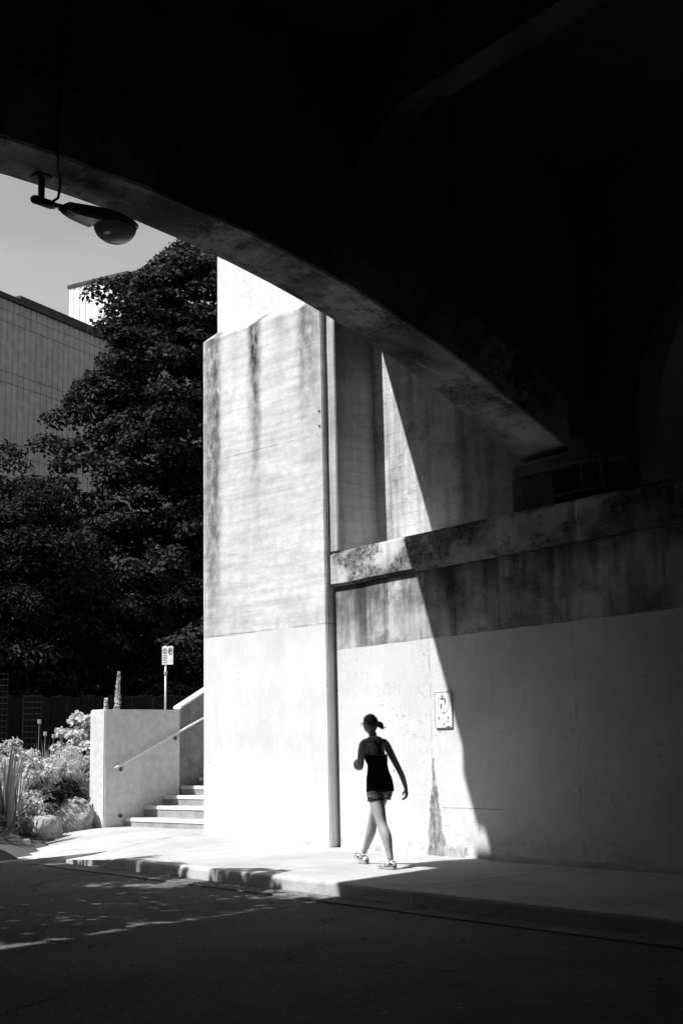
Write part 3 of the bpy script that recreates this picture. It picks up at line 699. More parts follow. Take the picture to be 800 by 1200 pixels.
def clump_points(rng, centres, radii, n):
    k = rng.choice(len(centres), n, p=radii ** 2 / (radii ** 2).sum())
    d = rng.normal(0, 1, (n, 3)); d /= np.linalg.norm(d, axis=1)[:, None]
    d[:, 2] = np.where(d[:, 2] < -0.3, -d[:, 2] * 0.7, d[:, 2])
    r = radii[k] * rng.uniform(0.45, 1.0, n) ** 0.6
    P = centres[k] + d * r[:, None] * np.array([1.0, 1.0, 0.62]); return P, d
def crown_centres(rng, base, prof, n, rmin, rmax, inner=0.45):
    """prof: list of (z, radius); clumps near the envelope of the crown"""
    zs = np.array([p[0] for p in prof]); rs = np.array([p[1] for p in prof])
    out, rad_ = [], []
    w = np.interp(np.linspace(zs[0], zs[-1], 200), zs, rs); cz = np.cumsum(w); cz /= cz[-1]
    for i in range(n):
        z = np.interp(rng.uniform(), cz, np.linspace(zs[0], zs[-1], 200)); R = np.interp(z, zs, rs)
        a = rng.uniform(0, 2 * math.pi); q = R * rng.uniform(inner, 1.0) * (0.86 + 0.22 * math.sin(3 * a + z) )
        out.append((base[0] + q * math.cos(a), base[1] + q * math.sin(a), z)); rad_.append(rng.uniform(rmin, rmax))
    return np.array(out), np.array(rad_)
def tree(name, label, base, prof, nclump, nleaf, size, mat, seed, rmin=0.5, rmax=0.95, aspect=0.8, trunk_r=0.25, group=None, inner=0.45, top=0.8):
    rng = np.random.default_rng(seed); t = meta(empty(name, base), label, 'tree', group)
    cen, rr = crown_centres(rng, (0, 0), [(z - base[2], r) for z, r in prof], nclump, rmin, rmax, inner)
    P, D = clump_points(rng, cen, rr, nleaf); V, F = leaves(rng, P, D, size, aspect)
    np_mesh('crown', V, F, mat, t)
    H = (prof[-1][0] - base[2]) * top
    mb = MB(); pts = [(0.12 * math.sin(z * 0.9), 0.1 * math.cos(z * 0.7) - 0.1, z) for z in np.linspace(-0.3, H, 9)]
    mb.tube(pts, [trunk_r * (1 - 0.88 * k / 8) * (1.35 if k == 0 else 1) for k in range(9)], 10)
    tk = mb.build('trunk', M_BARK, t, smooth=True)
    idx = rng.choice(len(cen), min(len(cen), 46), replace=False)
    lm = MB()
    for i in idx:
        c = cen[i]; z0 = max(0.8, min(H * 0.95, c[2] - 0.55 * math.hypot(c[0], c[1])))
        a = Vector((0.12 * math.sin(z0 * 0.9), 0.1 * math.cos(z0 * 0.7) - 0.1, float(z0))); b = Vector([float(q) for q in c]); mid = a.lerp(b, 0.5) + Vector((0, 0, -0.15))
        r0 = trunk_r * 0.34 * (1 - 0.6 * z0 / max(H, 1)); lm.tube([a, mid, b], [r0, r0 * 0.6, r0 * 0.2], 6)
    lm.build('limbs', M_BARK, t, smooth=True)
    return t
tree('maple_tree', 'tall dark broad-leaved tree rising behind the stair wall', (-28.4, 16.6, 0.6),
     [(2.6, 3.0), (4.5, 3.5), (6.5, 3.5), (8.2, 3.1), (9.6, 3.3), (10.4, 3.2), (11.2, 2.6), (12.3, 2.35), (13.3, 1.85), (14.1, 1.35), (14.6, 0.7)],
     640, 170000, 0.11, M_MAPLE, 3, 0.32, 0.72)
tree('feathery_tree', 'lower dark fine-leaved tree left of the tall tree', (-27.7, 11.6, 0.4),
     [(2.2, 1.6), (3.6, 2.3), (5.2, 2.4), (6.8, 1.9), (7.8, 1.0), (8.2, 0.3)], 190, 42000, 0.15, M_LOCUST, 5, 0.4, 0.8, aspect=0.34, trunk_r=0.14)
tree('background_tree', 'dark tree filling the gap behind the fence at left', (-33.5, 12.5, 0.2),
     [(0.8, 3.0), (3.0, 3.6), (5.0, 3.4), (6.8, 2.4), (7.8, 0.8)], 130, 16000, 0.24, M_HEDGE, 7, 0.7, 1.2, aspect=0.8, trunk_r=0.2)
tree('background_tree', 'dark tree hidden low behind the tall broad-leaved tree', (-33.0, 20.5, 0.2),
     [(0.8, 3.2), (3.0, 3.8), (6.0, 3.6), (8.8, 2.6), (10.0, 0.8)], 130, 16000, 0.24, M_HEDGE, 8, 0.7, 1.2, aspect=0.8, trunk_r=0.2)
tree('background_tree', 'dark tree between the fine-leaved tree and the tall tree', (-31.0, 14.6, 0.2),
     [(0.6, 2.6), (2.4, 3.2), (4.5, 3.2), (6.4, 2.2), (7.4, 0.8)], 150, 20000, 0.22, M_HEDGE, 9, 0.7, 1.2, aspect=0.8, trunk_r=0.2)
for k_, (tx, ty, lb_) in enumerate(((-27.5, -2.6, 'tall unseen tree added on the near side to block sky'), (-37.0, -2.4, 'second unseen sky-blocking tree added along the near side'), (-46.5, 1.5, 'third unseen sky-blocking tree added down the road'), (-52.0, 8.0, 'unseen sky-blocking tree added at the far end of the road'))):
    tree('sky_block_tree', lb_, (tx, ty, 0.0), [(2.6, 3.4), (4.5, 4.6), (7.0, 5.0), (10.0, 4.4), (12.5, 3.0), (14.0, 1.0)], 150, 22000, 0.34, M_LOCUST, 70 + k_, 0.9, 1.6, trunk_r=0.3, group='unseen trees added to block sky')  # out-of-frame trees added to cut sky light coming from the left
# tree on the near side of the road, outside the picture: dapples the kerb and the road
def roadside_tree():
    base = (-16.4, -1.2, 0.0); rng = np.random.default_rng(11)
    t = meta(empty('roadside_tree', base), 'spreading leafy roadside tree shading the road at left', 'tree')
    cen = []
    while len(cen) < 340:
        x, y, z = rng.uniform(-21, -10.7), rng.uniform(-4.0, 4.9), rng.uniform(4.3, 8.4)
        lim = -12.72 + (6.6 - y) * 0.24 - abs(rng.normal(0, 0.12))                  # stops short of the bridge edge
        far = 3.72 - abs((x + 15.5) / 9) ** 2 * 1.0 + 0.35 * math.sin(x * 2.1)
        if x + 0.19 * (z - 6.5) > lim - 0.30 + 0.42 * smooth01((y - 0.8) / 1.4) or y + 0.63 * (z - 6.5) > far: continue
        if ((x + 16.0) / 6.2) ** 2 + ((y + 0.6) / 5.4) ** 2 > 1.5: continue
        cen.append((x - base[0], y - base[1], z))
    cen = np.array(cen); rr = rng.uniform(0.4, 0.72, len(cen))
    P, D = clump_points(rng, cen, rr, 62000); V, F = leaves(rng, P, D, 0.16, 0.75)
    np_mesh('crown', V, F, M_MAPLE, t)
    mb = MB(); mb.tube([(0, 0, -0.2), (0.05, 0, 1.5), (-0.05, 0.1, 3.2), (0.1, 0.2, 5.2), (0.0, 0.1, 7.2)], [0.34, 0.24, 0.2, 0.13, 0.04], 10)
    mb.build('trunk', M_BARK, t, smooth=True)
    lm = MB()
    for c in cen[::3]:
        a = Vector((0, 0.1, 2.6 + 0.25 * float(c[2] - 3))); b = Vector([float(q) for q in c]); mid = a.lerp(b, 0.5) + Vector((0, 0, 0.25))
        lm.tube([a, mid, b], [0.09, 0.05, 0.012], 6)
    lm.build('limbs', M_BARK, t, smooth=True)
roadside_tree()

# garden bed
def bed_edge(x): return 7.6 + (x + 17.5) * -1.0
def bed_z(x, y):
    d = (-(x + 17.65) * 0.74 + (y - 7.6) * -0.0)
    u = ((-17.6 - x) - (y - 7.5) * 0.95) * 0.72          # distance behind the boulder line
    return 0.02 + 0.9 * smooth01(u / 3.0) * smooth01((u + 0.2) / 1.0) + 0.05 * mnoise.noise(Vector((x * 2, y * 2, 0))) - (0.3 if u < 0 else 0)
struct(grid('garden_bed', M_SOIL, [-38 + 0.35 * i for i in range(64)], [2 + 0.35 * i for i in range(60)], bed_z))

def boulder(label, loc, sx, sy, sz, seed, rot=0.0):
    rng = random.Random(seed); bm = bmesh.new()
    for _ in range(26):                                  # broken block: hull of scattered points, edges worn, surface roughened
        p = Vector((rng.gauss(0, 1), rng.gauss(0, 1), rng.gauss(0, 1))).normalized()
        k = 1.0 / max(abs(p.x), abs(p.y), abs(p.z)); p = p * (1 + (k - 1) * 0.55) * rng.uniform(0.82, 1.0)
        bm.verts.new((p.x * sx, p.y * sy, p.z * sz))
    bmesh.ops.convex_hull(bm, input=list(bm.verts))
    bmesh.ops.delete(bm, geom=[v for v in bm.verts if not v.link_faces], context='VERTS')
    bmesh.ops.bevel(bm, geom=list(bm.edges), offset=0.03, segments=2, affect='EDGES', clamp_overlap=True)
    bmesh.ops.triangulate(bm, faces=list(bm.faces))
    for _ in range(3): bmesh.ops.subdivide_edges(bm, edges=[e for e in bm.edges if e.calc_length() > 0.05], cuts=1, use_grid_fill=True); bmesh.ops.triangulate(bm, faces=list(bm.faces))
    off = Vector((seed * 3.1, seed, 0))
    for v in bm.verts:
        n_ = v.co.normalized()
        v.co += n_ * (0.030 * mnoise.noise(v.co * 4 + off) + 0.014 * mnoise.noise(v.co * 11 + off) + 0.006 * mnoise.noise(v.co * 26 + off))
    bmesh.ops.recalc_face_normals(bm, faces=bm.faces)
    for f in bm.faces: f.smooth = True
    me = bpy.data.meshes.new('boulder'); bm.to_mesh(me); bm.free()
    o = link('boulder', me, M_ROCK); o.location = loc; o.rotation_euler = (0, 0, rot)
    return meta(o, label, 'boulder', 'boulders edging the garden bed')
boulder('largest rounded boulder, right against the stair wall end', (-20.02, 9.66, 0.24), 0.48, 0.38, 0.44, 1.0, rad(50))
boulder('mid-sized boulder left of the largest boulder', (-19.5, 8.92, 0.16), 0.36, 0.30, 0.34, 2.3, rad(30))
boulder('small pale boulder above and behind the largest boulder', (-20.45, 9.75, 0.5), 0.22, 0.22, 0.18, 3.1)
boulder('small low boulder half hidden by plants at far left', (-19.1, 8.2, 0.06), 0.26, 0.22, 0.16, 4.7)
boulder('flat low stone in front of the plants at far left', (-18.75, 8.25, 0.02), 0.2, 0.12, 0.07, 5.7, rad(60))

def bush(name, label, loc, rx, rz, nclump, nleaf, size, mat, seed, aspect=0.5, cat='shrub', group=None, cr=(0.1, 0.22)):
    rng = np.random.default_rng(seed); t = meta(empty(name, loc), label, cat, group)
    th = rng.uniform(0, 2 * math.pi, nclump); q = rx * np.sqrt(rng.uniform(0, 1, nclump)); zz = rz * rng.uniform(0.12, 1.0, nclump) * np.sqrt(np.clip(1 - (q / rx) ** 2 * 0.75, 0, 1))
    cen = np.stack([q * np.cos(th), q * np.sin(th), zz], 1); rr = rng.uniform(cr[0], cr[1], nclump)
    P, D = clump_points(rng, cen, rr, nleaf); V, F = leaves(rng, P, D, size, aspect)
    np_mesh('foliage', V, F, mat, t)
    mb = MB()
    for i in range(0, nclump, 3): mb.tube([(0.3 * cen[i][0], 0.3 * cen[i][1], -0.1), (0.8 * cen[i][0], 0.8 * cen[i][1], 0.6 * zz[i]), tuple(cen[i])], [0.012, 0.009, 0.004], 5)
    mb.build('stems', M_BARK, t)
    return t
bush('flowering_bush', 'pale bushy plant left of centre in the garden bed', (-20.35, 9.0, 0.35), 0.55, 1.22, 80, 3400, 0.07, M_PLANT, 21, cr=(0.06, 0.16))
bush('grassy_bush', 'fine pale bush touching the stair wall end', (-20.75, 10.0, 0.45), 0.50, 1.15, 80, 5200, 0.075, M_PLANT, 22, aspect=0.16, cr=(0.06, 0.16))
bush('leafy_shrub', 'broad-leaved shrub rising above the stair wall end', (-21.6, 10.75, 0.8), 0.55, 1.35, 44, 1900, 0.10, M_PLANT, 23, aspect=0.7)
bush('low_bush', 'low pale plant in front of the taller bushes at left', (-19.75, 8.55, 0.2), 0.45, 0.62, 44, 2000, 0.07, M_PLANT, 24)
bush('dark_bush', 'dark low plant between the pale bushes', (-20.35, 9.6, 0.3), 0.45, 0.7, 40, 2000, 0.075, M_LOCUST, 25)
bush('ground_plant', 'low straggly plant at far left above the stones', (-19.35, 8.15, 0.1), 0.45, 0.42, 40, 1600, 0.07, M_PLANT2, 26)
bush('feathery_bush', 'tall feathery pale bush behind the sword-leaved plant', (-20.6, 8.75, 0.4), 0.45, 1.2, 70, 4200, 0.07, M_PLANT, 28, aspect=0.2, cr=(0.06, 0.15))
bush('back_bush', 'mid-toned plants low behind the bushes at far left', (-21.6, 9.0, 0.6), 0.9, 0.85, 70, 3600, 0.09, M_PLANT2, 27)

def sword_plant(name, label, loc, n, L, seed):
    rng = random.Random(seed); t = meta(empty(name, loc), label, 'plant')
    for i in range(n):
        a = rng.uniform(0, 6.28); lean = rng.uniform(0.03, 0.28); l = L * rng.uniform(0.6, 1.0); w = 0.032 * rng.uniform(0.8, 1.2); r0 = rng.uniform(0.0, 0.2)
        ca, sa = math.cos(a), math.sin(a); mb = MB(); v = []
        for k in range(6):
            u = k / 5; h = l * u; d = r0 + lean * l * u * u; ww = w * (1 - u ** 3) + 0.002
            c = Vector((ca * d, sa * d, h)); sd_ = Vector((-sa, ca, 0)) * ww; nn = Vector((ca, sa, 0)) * 0.006
            v += [c - sd_, c + nn, c + sd_]
        f = []
        for k in range(5): f += [(3 * k, 3 * k + 1, 3 * k + 4, 3 * k + 3), (3 * k + 1, 3 * k + 2, 3 * k + 5, 3 * k + 4)]
        mb.poly(v, f).build('leaf', M_BLADE, t)
    return t
sword_plant('sword_leaf_plant', 'upright sword-leaved plant at the left edge of the picture', (-19.15, 8.22, 0.12), 26, 1.45, 31)

def grass_clump(label, loc, n, L, seed):
    rng = np.random.default_rng(seed); t = meta(empty('grass_clump', loc), label, 'grass', 'wispy grasses in the garden bed')
    V, F = [], []
    for i in range(n):
        a = rng.uniform(0, 6.28); l = L * rng.uniform(0.5, 1.0); ln = rng.uniform(0.05, 0.55); r0 = rng.uniform(0, 0.12); w = 0.006; k0 = len(V); ca, sa = math.cos(a), math.sin(a)
        for k in range(5):
            u = k / 4; d = r0 + ln * l * u * u * 0.8; h = l * u * (1 - 0.25 * ln * u); ww = w * (1 - 0.9 * u)
            V += [(ca * d - sa * ww, sa * d + ca * ww, h), (ca * d + sa * ww, sa * d - ca * ww, h)]
        F += [(k0 + 2 * k, k0 + 2 * k + 1, k0 + 2 * k + 3, k0 + 2 * k + 2) for k in range(4)]
    np_mesh('blades', np.array(V), np.array(F), M_PLANT, t); return t
grass_clump('wispy pale grass beside the stair wall end', (-20.6, 10.0, 0.4), 260, 1.15, 51)
grass_clump('wispy pale grass between the bushes', (-20.5, 9.45, 0.4), 220, 1.2, 52)
grass_clump('wispy pale grass near the sword-leaved plant', (-19.75, 8.6, 0.25), 200, 1.0, 53)
def spike(label, loc, h, r, seed, lean=0.0, mat=None):
    rng = np.random.default_rng(seed); t = meta(empty('flower_spike', loc), label, 'flower', 'tall flower spikes behind the stair wall')
    n = 1100; z = rng.uniform(0.38, 1.0, n); a = rng.uniform(0, 6.28, n); q = r * (1.0 - z) ** 0.8 * 2.4 * rng.uniform(0.35, 1.0, n) + 0.002
    P = np.stack([q * np.cos(a) + lean * z * z, q * np.sin(a), z * h], 1); D = np.stack([np.cos(a), np.sin(a), np.full(n, 0.3)], 1)
    V, F = leaves(rng, P, D, 0.034, 0.6); np_mesh('florets', V, F, mat or M_FLOWER, t)
    MB().tube([(0, 0, -0.2), (0, 0, h * 0.5), (lean, 0, h)], [0.014, 0.01, 0.004], 6).build('stem', M_BLADE, t); return t
spike('tallest pale flower spike above the stair wall', (-20.9, 11.0, 1.05), 1.72, 0.045, 41, 0.09)
spike('short pale flower spike near the stair wall end', (-20.75, 10.72, 1.05), 1.25, 0.05, 42)
spike('flower spike coloured dark as if shaded, left of the sign post', (-23.0, 13.2, 1.0), 1.55, 0.03, 43, mat=M_LOCUST)  # foliage shade put into the florets by a dark leaf material
spike('shorter flower spike coloured dark as if shaded, left of the sign post', (-23.1, 13.0, 1.0), 1.40, 0.03, 44, mat=M_LOCUST)
def poppy(label, loc, h, seed):
    rng = random.Random(seed); t = meta(empty('seed_head', loc), label, 'flower', 'round seed heads above the bushes')
    MB().tube([(0, 0, 0), (0.02, 0.01, h * 0.6), (0.01, 0.02, h)], 0.008, 5).build('stem', M_BLADE, t)
    mb = MB(); mb.loft([[(0.01 + r * math.cos(u), 0.02 + r * math.sin(u), h + z) for u in [k * 0.785 for k in range(8)]] for r, z in ((0.01, 0), (0.03, 0.015), (0.034, 0.04), (0.024, 0.06), (0.034, 0.07), (0.03, 0.078))])
    mb.build('head', M_PLANT, t, smooth=True); return t
for i, (x, y, z, h, lb) in enumerate([(-21.0, 9.55, 0.6, 1.25, 'tallest round seed head above the bushes'), (-21.4, 9.85, 0.7, 0.95, 'seed head second from the tallest one'),
                                (-21.6, 10.1, 0.75, 0.86, 'seed head third from the tallest one'), (-21.7, 10.3, 0.75, 0.82, 'seed head nearest the leafy shrub'),
                                (-20.2, 8.2, 0.3, 1.5, 'pale seed head at the left edge of the picture')]):
    poppy(lb, (x, y, z), h, i)
def flower(label, loc, r, seed):
    rng = np.random.default_rng(seed); n = 26; t = meta(empty('white_flower', loc), label, 'flower', 'white flowers in the garden bed')
    a = rng.uniform(0, 6.28, n); P = np.stack([0.01 * np.cos(a), 0.01 * np.sin(a), 0.0 * a], 1); D = np.stack([np.cos(a), np.sin(a), rng.uniform(0.2, 1, n)], 1)
    V, F = leaves(rng, P, D, r, 0.7); np_mesh('petals', V, F, M_FLOWER, t)
    MB().tube([(0, 0, -0.3), (0, 0, 0)], 0.006, 5).build('stem', M_BLADE, t)
for i, (x, y, z, lb) in enumerate([(-19.55, 8.65, 0.72, 'white flower low among plants at left'), (-19.45, 8.5, 0.6, 'lower white flower at left'), (-20.1, 9.0, 1.2, 'white flower high on the pale bush'),
                                   (-20.3, 10.2, 1.0, 'white flower on the bush by the stair wall end'), (-20.0, 8.65, 1.05, 'white flower near the sword-leaved plant')]):
    flower(lb, (x, y, z), 0.07, 60 + i)

# fence and trellises in the shade
fe = meta(empty('timber_fence', (-26.2, 8.5, 0.0), math.atan2(9.0, 2.6)), 'dark vertical-board timber fence in the shade behind the garden', 'fence')
fm = MB().box(0, 0.145, 0, 0.03, 0.4, 2.55).mesh('board', 0.004); fm.materials.append(M_FENCE)
for i in range(66):
    o = link('board', fm, None, fe); o.location = (i * 0.155, 0.006 * (i % 3), 0.02 * math.sin(i * 1.7))
MB().box(0, 10.2, 0.045, 0.10, 0.9, 1.0).build('fence_rail', M_FENCE, fe); MB().box(0, 10.2, 0.045, 0.10, 2.1, 2.2).build('fence_rail', M_FENCE, fe)
def trellis(label, loc, w, h, rz_):
    t = meta(empty('trellis', loc, rz_), label, 'trellis', 'lattice trellises against the fence')
    n = int(w / 0.085)
    for i in range(n + 1): MB().box(w * i / n - 0.011, w * i / n + 0.011, 0, 0.012, 0, h).build('slat', M_LATT, t)
    k = int(h / 0.115)
    for i in range(k + 1): MB().box(-0.01, w + 0.01, -0.013, -0.001, h * i / k - 0.011, h * i / k + 0.011).build('slat', M_LATT, t)
trellis('narrow lattice trellis in the shade above the bushes', (-24.35, 10.75, 1.2), 0.36, 1.3, rad(65))
trellis('lattice trellis cut by the left edge of the picture', (-24.65, 10.15, 1.2), 0.36, 1.75, rad(65))

# ------------------------------------------------------------------ the walker
PO = Vector((-11.5, 9.33, 0.0)); fdir = Vector((-1.0, 0.10, 0)).normalized(); ldir = Vector((-fdir.y, fdir.x, 0))
pe = meta(empty('person', PO, math.atan2(fdir.y, fdir.x)), 'person in black tank top and patterned shorts walking along the pavement', 'person')
# local: x forward, y left, z up
def skin_body(chains, radii):
    """one mesh grown from connected joints"""
    me = bpy.data.meshes.new('body'); names = list(radii); idx = {n: i for i, n in enumerate(names)}
    me.from_pydata([radii[n][0] for n in names], [(idx[a], idx[b]) for a, b in chains], []); me.update()
    o = bpy.data.objects.new('tmp_body', me); COL.objects.link(o)
    sm = o.modifiers.new('s', 'SKIN'); sm.use_smooth_shade = True
    for n in names:
        d = me.skin_vertices[0].data[idx[n]]; r = radii[n][1]; d.radius = r if isinstance(r, tuple) else (r, r); d.use_root = (n == 'pelvis')
    ss = o.modifiers.new('u', 'SUBSURF'); ss.levels = 2; ss.render_levels = 2
    dg = bpy.context.evaluated_depsgraph_get(); out = bpy.data.meshes.new_from_object(o.evaluated_get(dg))
    bpy.data.objects.remove(o); return out
J = {
 'pelvis': ((0.07 - 0.15, 0.0, 0.93), (0.125, 0.10)), 'waist': ((-0.05, 0.0, 1.07), (0.105, 0.085)), 'chest': ((-0.01, 0.0, 1.24), (0.125, 0.095)),
 'collar': ((0.01, 0.0, 1.375), (0.10, 0.062)), 'neck': ((0.03, 0.0, 1.435), 0.048), 'head0': ((0.055, 0.005, 1.50), 0.055),
 # legs: left behind and planted, right forward with toe up
 'hipL': ((-0.09, 0.085, 0.86), 0.088), 'thighL': ((-0.155, 0.085, 0.68), 0.088), 'kneeL': ((-0.225, 0.085, 0.475), 0.060), 'calfL': ((-0.318, 0.085, 0.345), 0.064), 'shinL': ((-0.355, 0.082, 0.19), 0.041), 'ankleL': ((-0.385, 0.08, 0.085), 0.034),
 'hipR': ((-0.06, -0.085, 0.86), 0.088), 'thighR': ((0.09, -0.085, 0.68), 0.086), 'kneeR': ((0.21, -0.085, 0.49), 0.058), 'calfR': ((0.262, -0.085, 0.35), 0.062), 'shinR': ((0.36, -0.085, 0.20), 0.038), 'ankleR': ((0.425, -0.085, 0.115), 0.033),
 # arms
 'shL': ((0.0, 0.155, 1.365), 0.052), 'armL': ((-0.02, 0.20, 1.24), 0.044), 'elL': ((-0.02, 0.215, 1.085), 0.037), 'foreL': ((0.08, 0.20, 1.10), 0.036), 'wrL': ((0.165, 0.165, 1.14), 0.026),
 'shR': ((0.02, -0.155, 1.365), 0.052), 'armR': ((-0.03, -0.205, 1.22), 0.044), 'elR': ((-0.09, -0.25, 1.08), 0.036), 'foreR': ((-0.12, -0.285, 0.98), 0.035), 'wrR': ((-0.135, -0.315, 0.86), 0.025),
}
CH = [('pelvis', 'waist'), ('waist', 'chest'), ('chest', 'collar'), ('collar', 'neck'), ('neck', 'head0'),
      ('pelvis', 'hipL'), ('hipL', 'thighL'), ('thighL', 'kneeL'), ('kneeL', 'calfL'), ('calfL', 'shinL'), ('shinL', 'ankleL'),
      ('pelvis', 'hipR'), ('hipR', 'thighR'), ('thighR', 'kneeR'), ('kneeR', 'calfR'), ('calfR', 'shinR'), ('shinR', 'ankleR'),
      ('collar', 'shL'), ('shL', 'armL'), ('armL', 'elL'), ('elL', 'foreL'), ('foreL', 'wrL'),
      ('collar', 'shR'), ('shR', 'armR'), ('armR', 'elR'), ('elR', 'foreR'), ('foreR', 'wrR')]
def add_hand(pre, wr, d, pal, thumb_side, curl):
    """palm + five curled fingers; d along the hand, pal = palm normal, thumb_side = direction of the thumb"""
    d = Vector(d).normalized(); pal = Vector(pal); pal = (pal - d * pal.dot(d)).normalized(); s = d.cross(pal).normalized() * thumb_side
    w = Vector(J[wr][0])
    J[pre + 'palm'] = (tuple(w + d * 0.05), (0.030, 0.018)); CH.append((wr, pre + 'palm'))
    for k, (off, L) in enumerate(((0.027, 0.062), (0.009, 0.07), (-0.009, 0.066), (-0.026, 0.05))):
        a = w + d * 0.088 + s * off; b = a + d * L * 0.45 + pal * L * 0.25 * curl; c = b + d * L * 0.2 + pal * L * 0.45 * curl
        for n, p, r in (('a', a, 0.0095), ('b', b, 0.0085), ('c', c, 0.0075)): J['%sf%d%s' % (pre, k, n)] = (tuple(p), r)
        CH.extend([(pre + 'palm', '%sf%da' % (pre, k)), ('%sf%da' % (pre, k), '%sf%db' % (pre, k)), ('%sf%db' % (pre, k), '%sf%dc' % (pre, k))])
    a = w + d * 0.035 + s * 0.034 + pal * 0.008; b = a + d * 0.03 + s * 0.014 + pal * 0.014; c = b + d * 0.026 + pal * 0.012
    for n, p, r in (('a', a, 0.011), ('b', b, 0.010), ('c', c, 0.008)): J['%st%s' % (pre, n)] = (tuple(p), r)
    CH.extend([(pre + 'palm', pre + 'ta'), (pre + 'ta', pre + 'tb'), (pre + 'tb', pre + 'tc')])
add_hand('hL', 'wrL', (0.6, -0.7, 0.35), (-0.3, -0.7, -0.4), 1, 1.6)
add_hand('hR', 'wrR', (-0.02, -0.10, -1.0), (0.3, 0.9, 0.0), 1, 1.2)
link('body', skin_body(CH, J), M_SKIN, pe)
# head: one shaped mesh with nose, jaw, brow, ears
def head_mesh():
    bm = bmesh.new(); bmesh.ops.create_icosphere(bm, subdivisions=4, radius=1.0)
    for v in bm.verts:
        c = v.co.normalized(); x, y, z = c
        p = Vector((x * 0.096, y * 0.074, z * 0.112))
        if z < 0: p.y *= 1 - 0.28 * (-z) ** 1.2; p.x *= 1 - 0.10 * (-z)
        if x > 0 and z < 0: p.x += 0.010 * (-z)
        nose = math.exp(-((y / 0.14) ** 2)) * math.exp(-(((z + 0.16) / 0.17) ** 2)) * (1 if x > 0.5 else 0); p.x += 0.022 * nose
        brow = math.exp(-(((z - 0.18) / 0.09) ** 2)) * (1 if x > 0.6 else 0); p.x += 0.004 * brow
        for sy in (-1, 1):
            eye = math.exp(-(((y - sy * 0.42) / 0.15) ** 2) - (((z - 0.03) / 0.08) ** 2)) * (1 if x > 0.5 else 0); p.x -= 0.008 * eye
        mouth = math.exp(-(((z + 0.50) / 0.05) ** 2) - ((y / 0.3) ** 2)) * (1 if x > 0.5 else 0); p.x += 0.003 * mouth
        lip = math.exp(-(((z + 0.56) / 0.02) ** 2) - ((y / 0.3) ** 2)) * (1 if x > 0.5 else 0); p.x -= 0.003 * lip
        ear = math.exp(-(((x + 0.02) / 0.16) ** 2) - (((z + 0.05) / 0.24) ** 2)) * (1 if abs(y) > 0.8 else 0); p.y += math.copysign(0.014 * ear, y)
        v.co = p
    for f in bm.faces: f.smooth = True
    me = bpy.data.meshes.new('head'); bm.to_mesh(me); bm.free(); return me
HC = Vector((0.072, 0.005, 1.575))
HM = Matrix.Translation(HC) @ Matrix.Rotation(rad(14), 4, 'Z') @ Matrix.Rotation(rad(6), 4, 'Y')
hm = head_mesh(); hm.transform(HM); link('head', hm, M_SKIN, pe)
def hair_cap():
    bm = bmesh.new(); bmesh.ops.create_icosphere(bm, subdivisions=4, radius=1.0)
    rm = []
    for v in bm.verts:
        c = v.co.normalized(); x, y, z = c
        lim = 0.34 + 0.42 * (x > 0) * x - (0.62 if x < -0.1 else 0) * min(1, (-x - 0.1) * 2.2)
        if z < lim - 0.12: rm.append(v); continue
        r = 1.055 + 0.012 * mnoise.noise(Vector((x * 3, y * 14, z * 3)))
        v.co = Vector((x * 0.098 * r, y * 0.076 * r, z * 0.113 * r))
    bmesh.ops.delete(bm, geom=rm, context='VERTS')
    for f in bm.faces: f.smooth = True
    me = bpy.data.meshes.new('hair'); bm.to_mesh(me); bm.free(); me.transform(HM); return me
hair = link('hair', hair_cap(), M_HAIR, pe)
mb = MB(); pts = [HM @ Vector(p) for p in ((-0.085, 0, -0.01), (-0.115, -0.005, -0.012), (-0.138, -0.012, -0.025), (-0.146, -0.02, -0.05), (-0.135, -0.025, -0.07))]
mb.tube(pts, [0.024, 0.034, 0.037, 0.030, 0.010], 10); bun = mb.build('hair_bun', M_HAIR, hair, smooth=True)
mb = MB()
for a, b_, c_ in (((-0.13, -0.02, -0.05), (-0.17, -0.04, -0.065), (-0.195, -0.05, -0.055)), ((-0.14, 0, -0.04), (-0.17, -0.01, -0.07), (-0.18, -0.02, -0.09))):
    mb.tube([HM @ Vector(a), HM @ Vector(b_), HM @ Vector(c_)], [0.010, 0.007, 0.002], 6)
mb.build('loose_strand', M_HAIR, bun, smooth=True)
gm = MB()
for sy in (-1, 1):
    ringp = [HM @ Vector((0.100, sy * 0.034 + 0.023 * math.cos(t), 0.010 + 0.017 * math.sin(t))) for t in [k * math.pi / 6 for k in range(13)]]
    gm.tube(ringp, 0.0025, 5); gm.tube([HM @ Vector((0.10, sy * 0.057, 0.014)), HM @ Vector((0.06, sy * 0.078, 0.014)), HM @ Vector((-0.01, sy * 0.085, 0.010))], 0.003, 5)
gm.tube([HM @ Vector((0.105, -0.011, 0.013)), HM @ Vector((0.108, 0, 0.016)), HM @ Vector((0.105, 0.011, 0.013))], 0.0025, 5)
gm.build('glasses', M_IRON, pe)
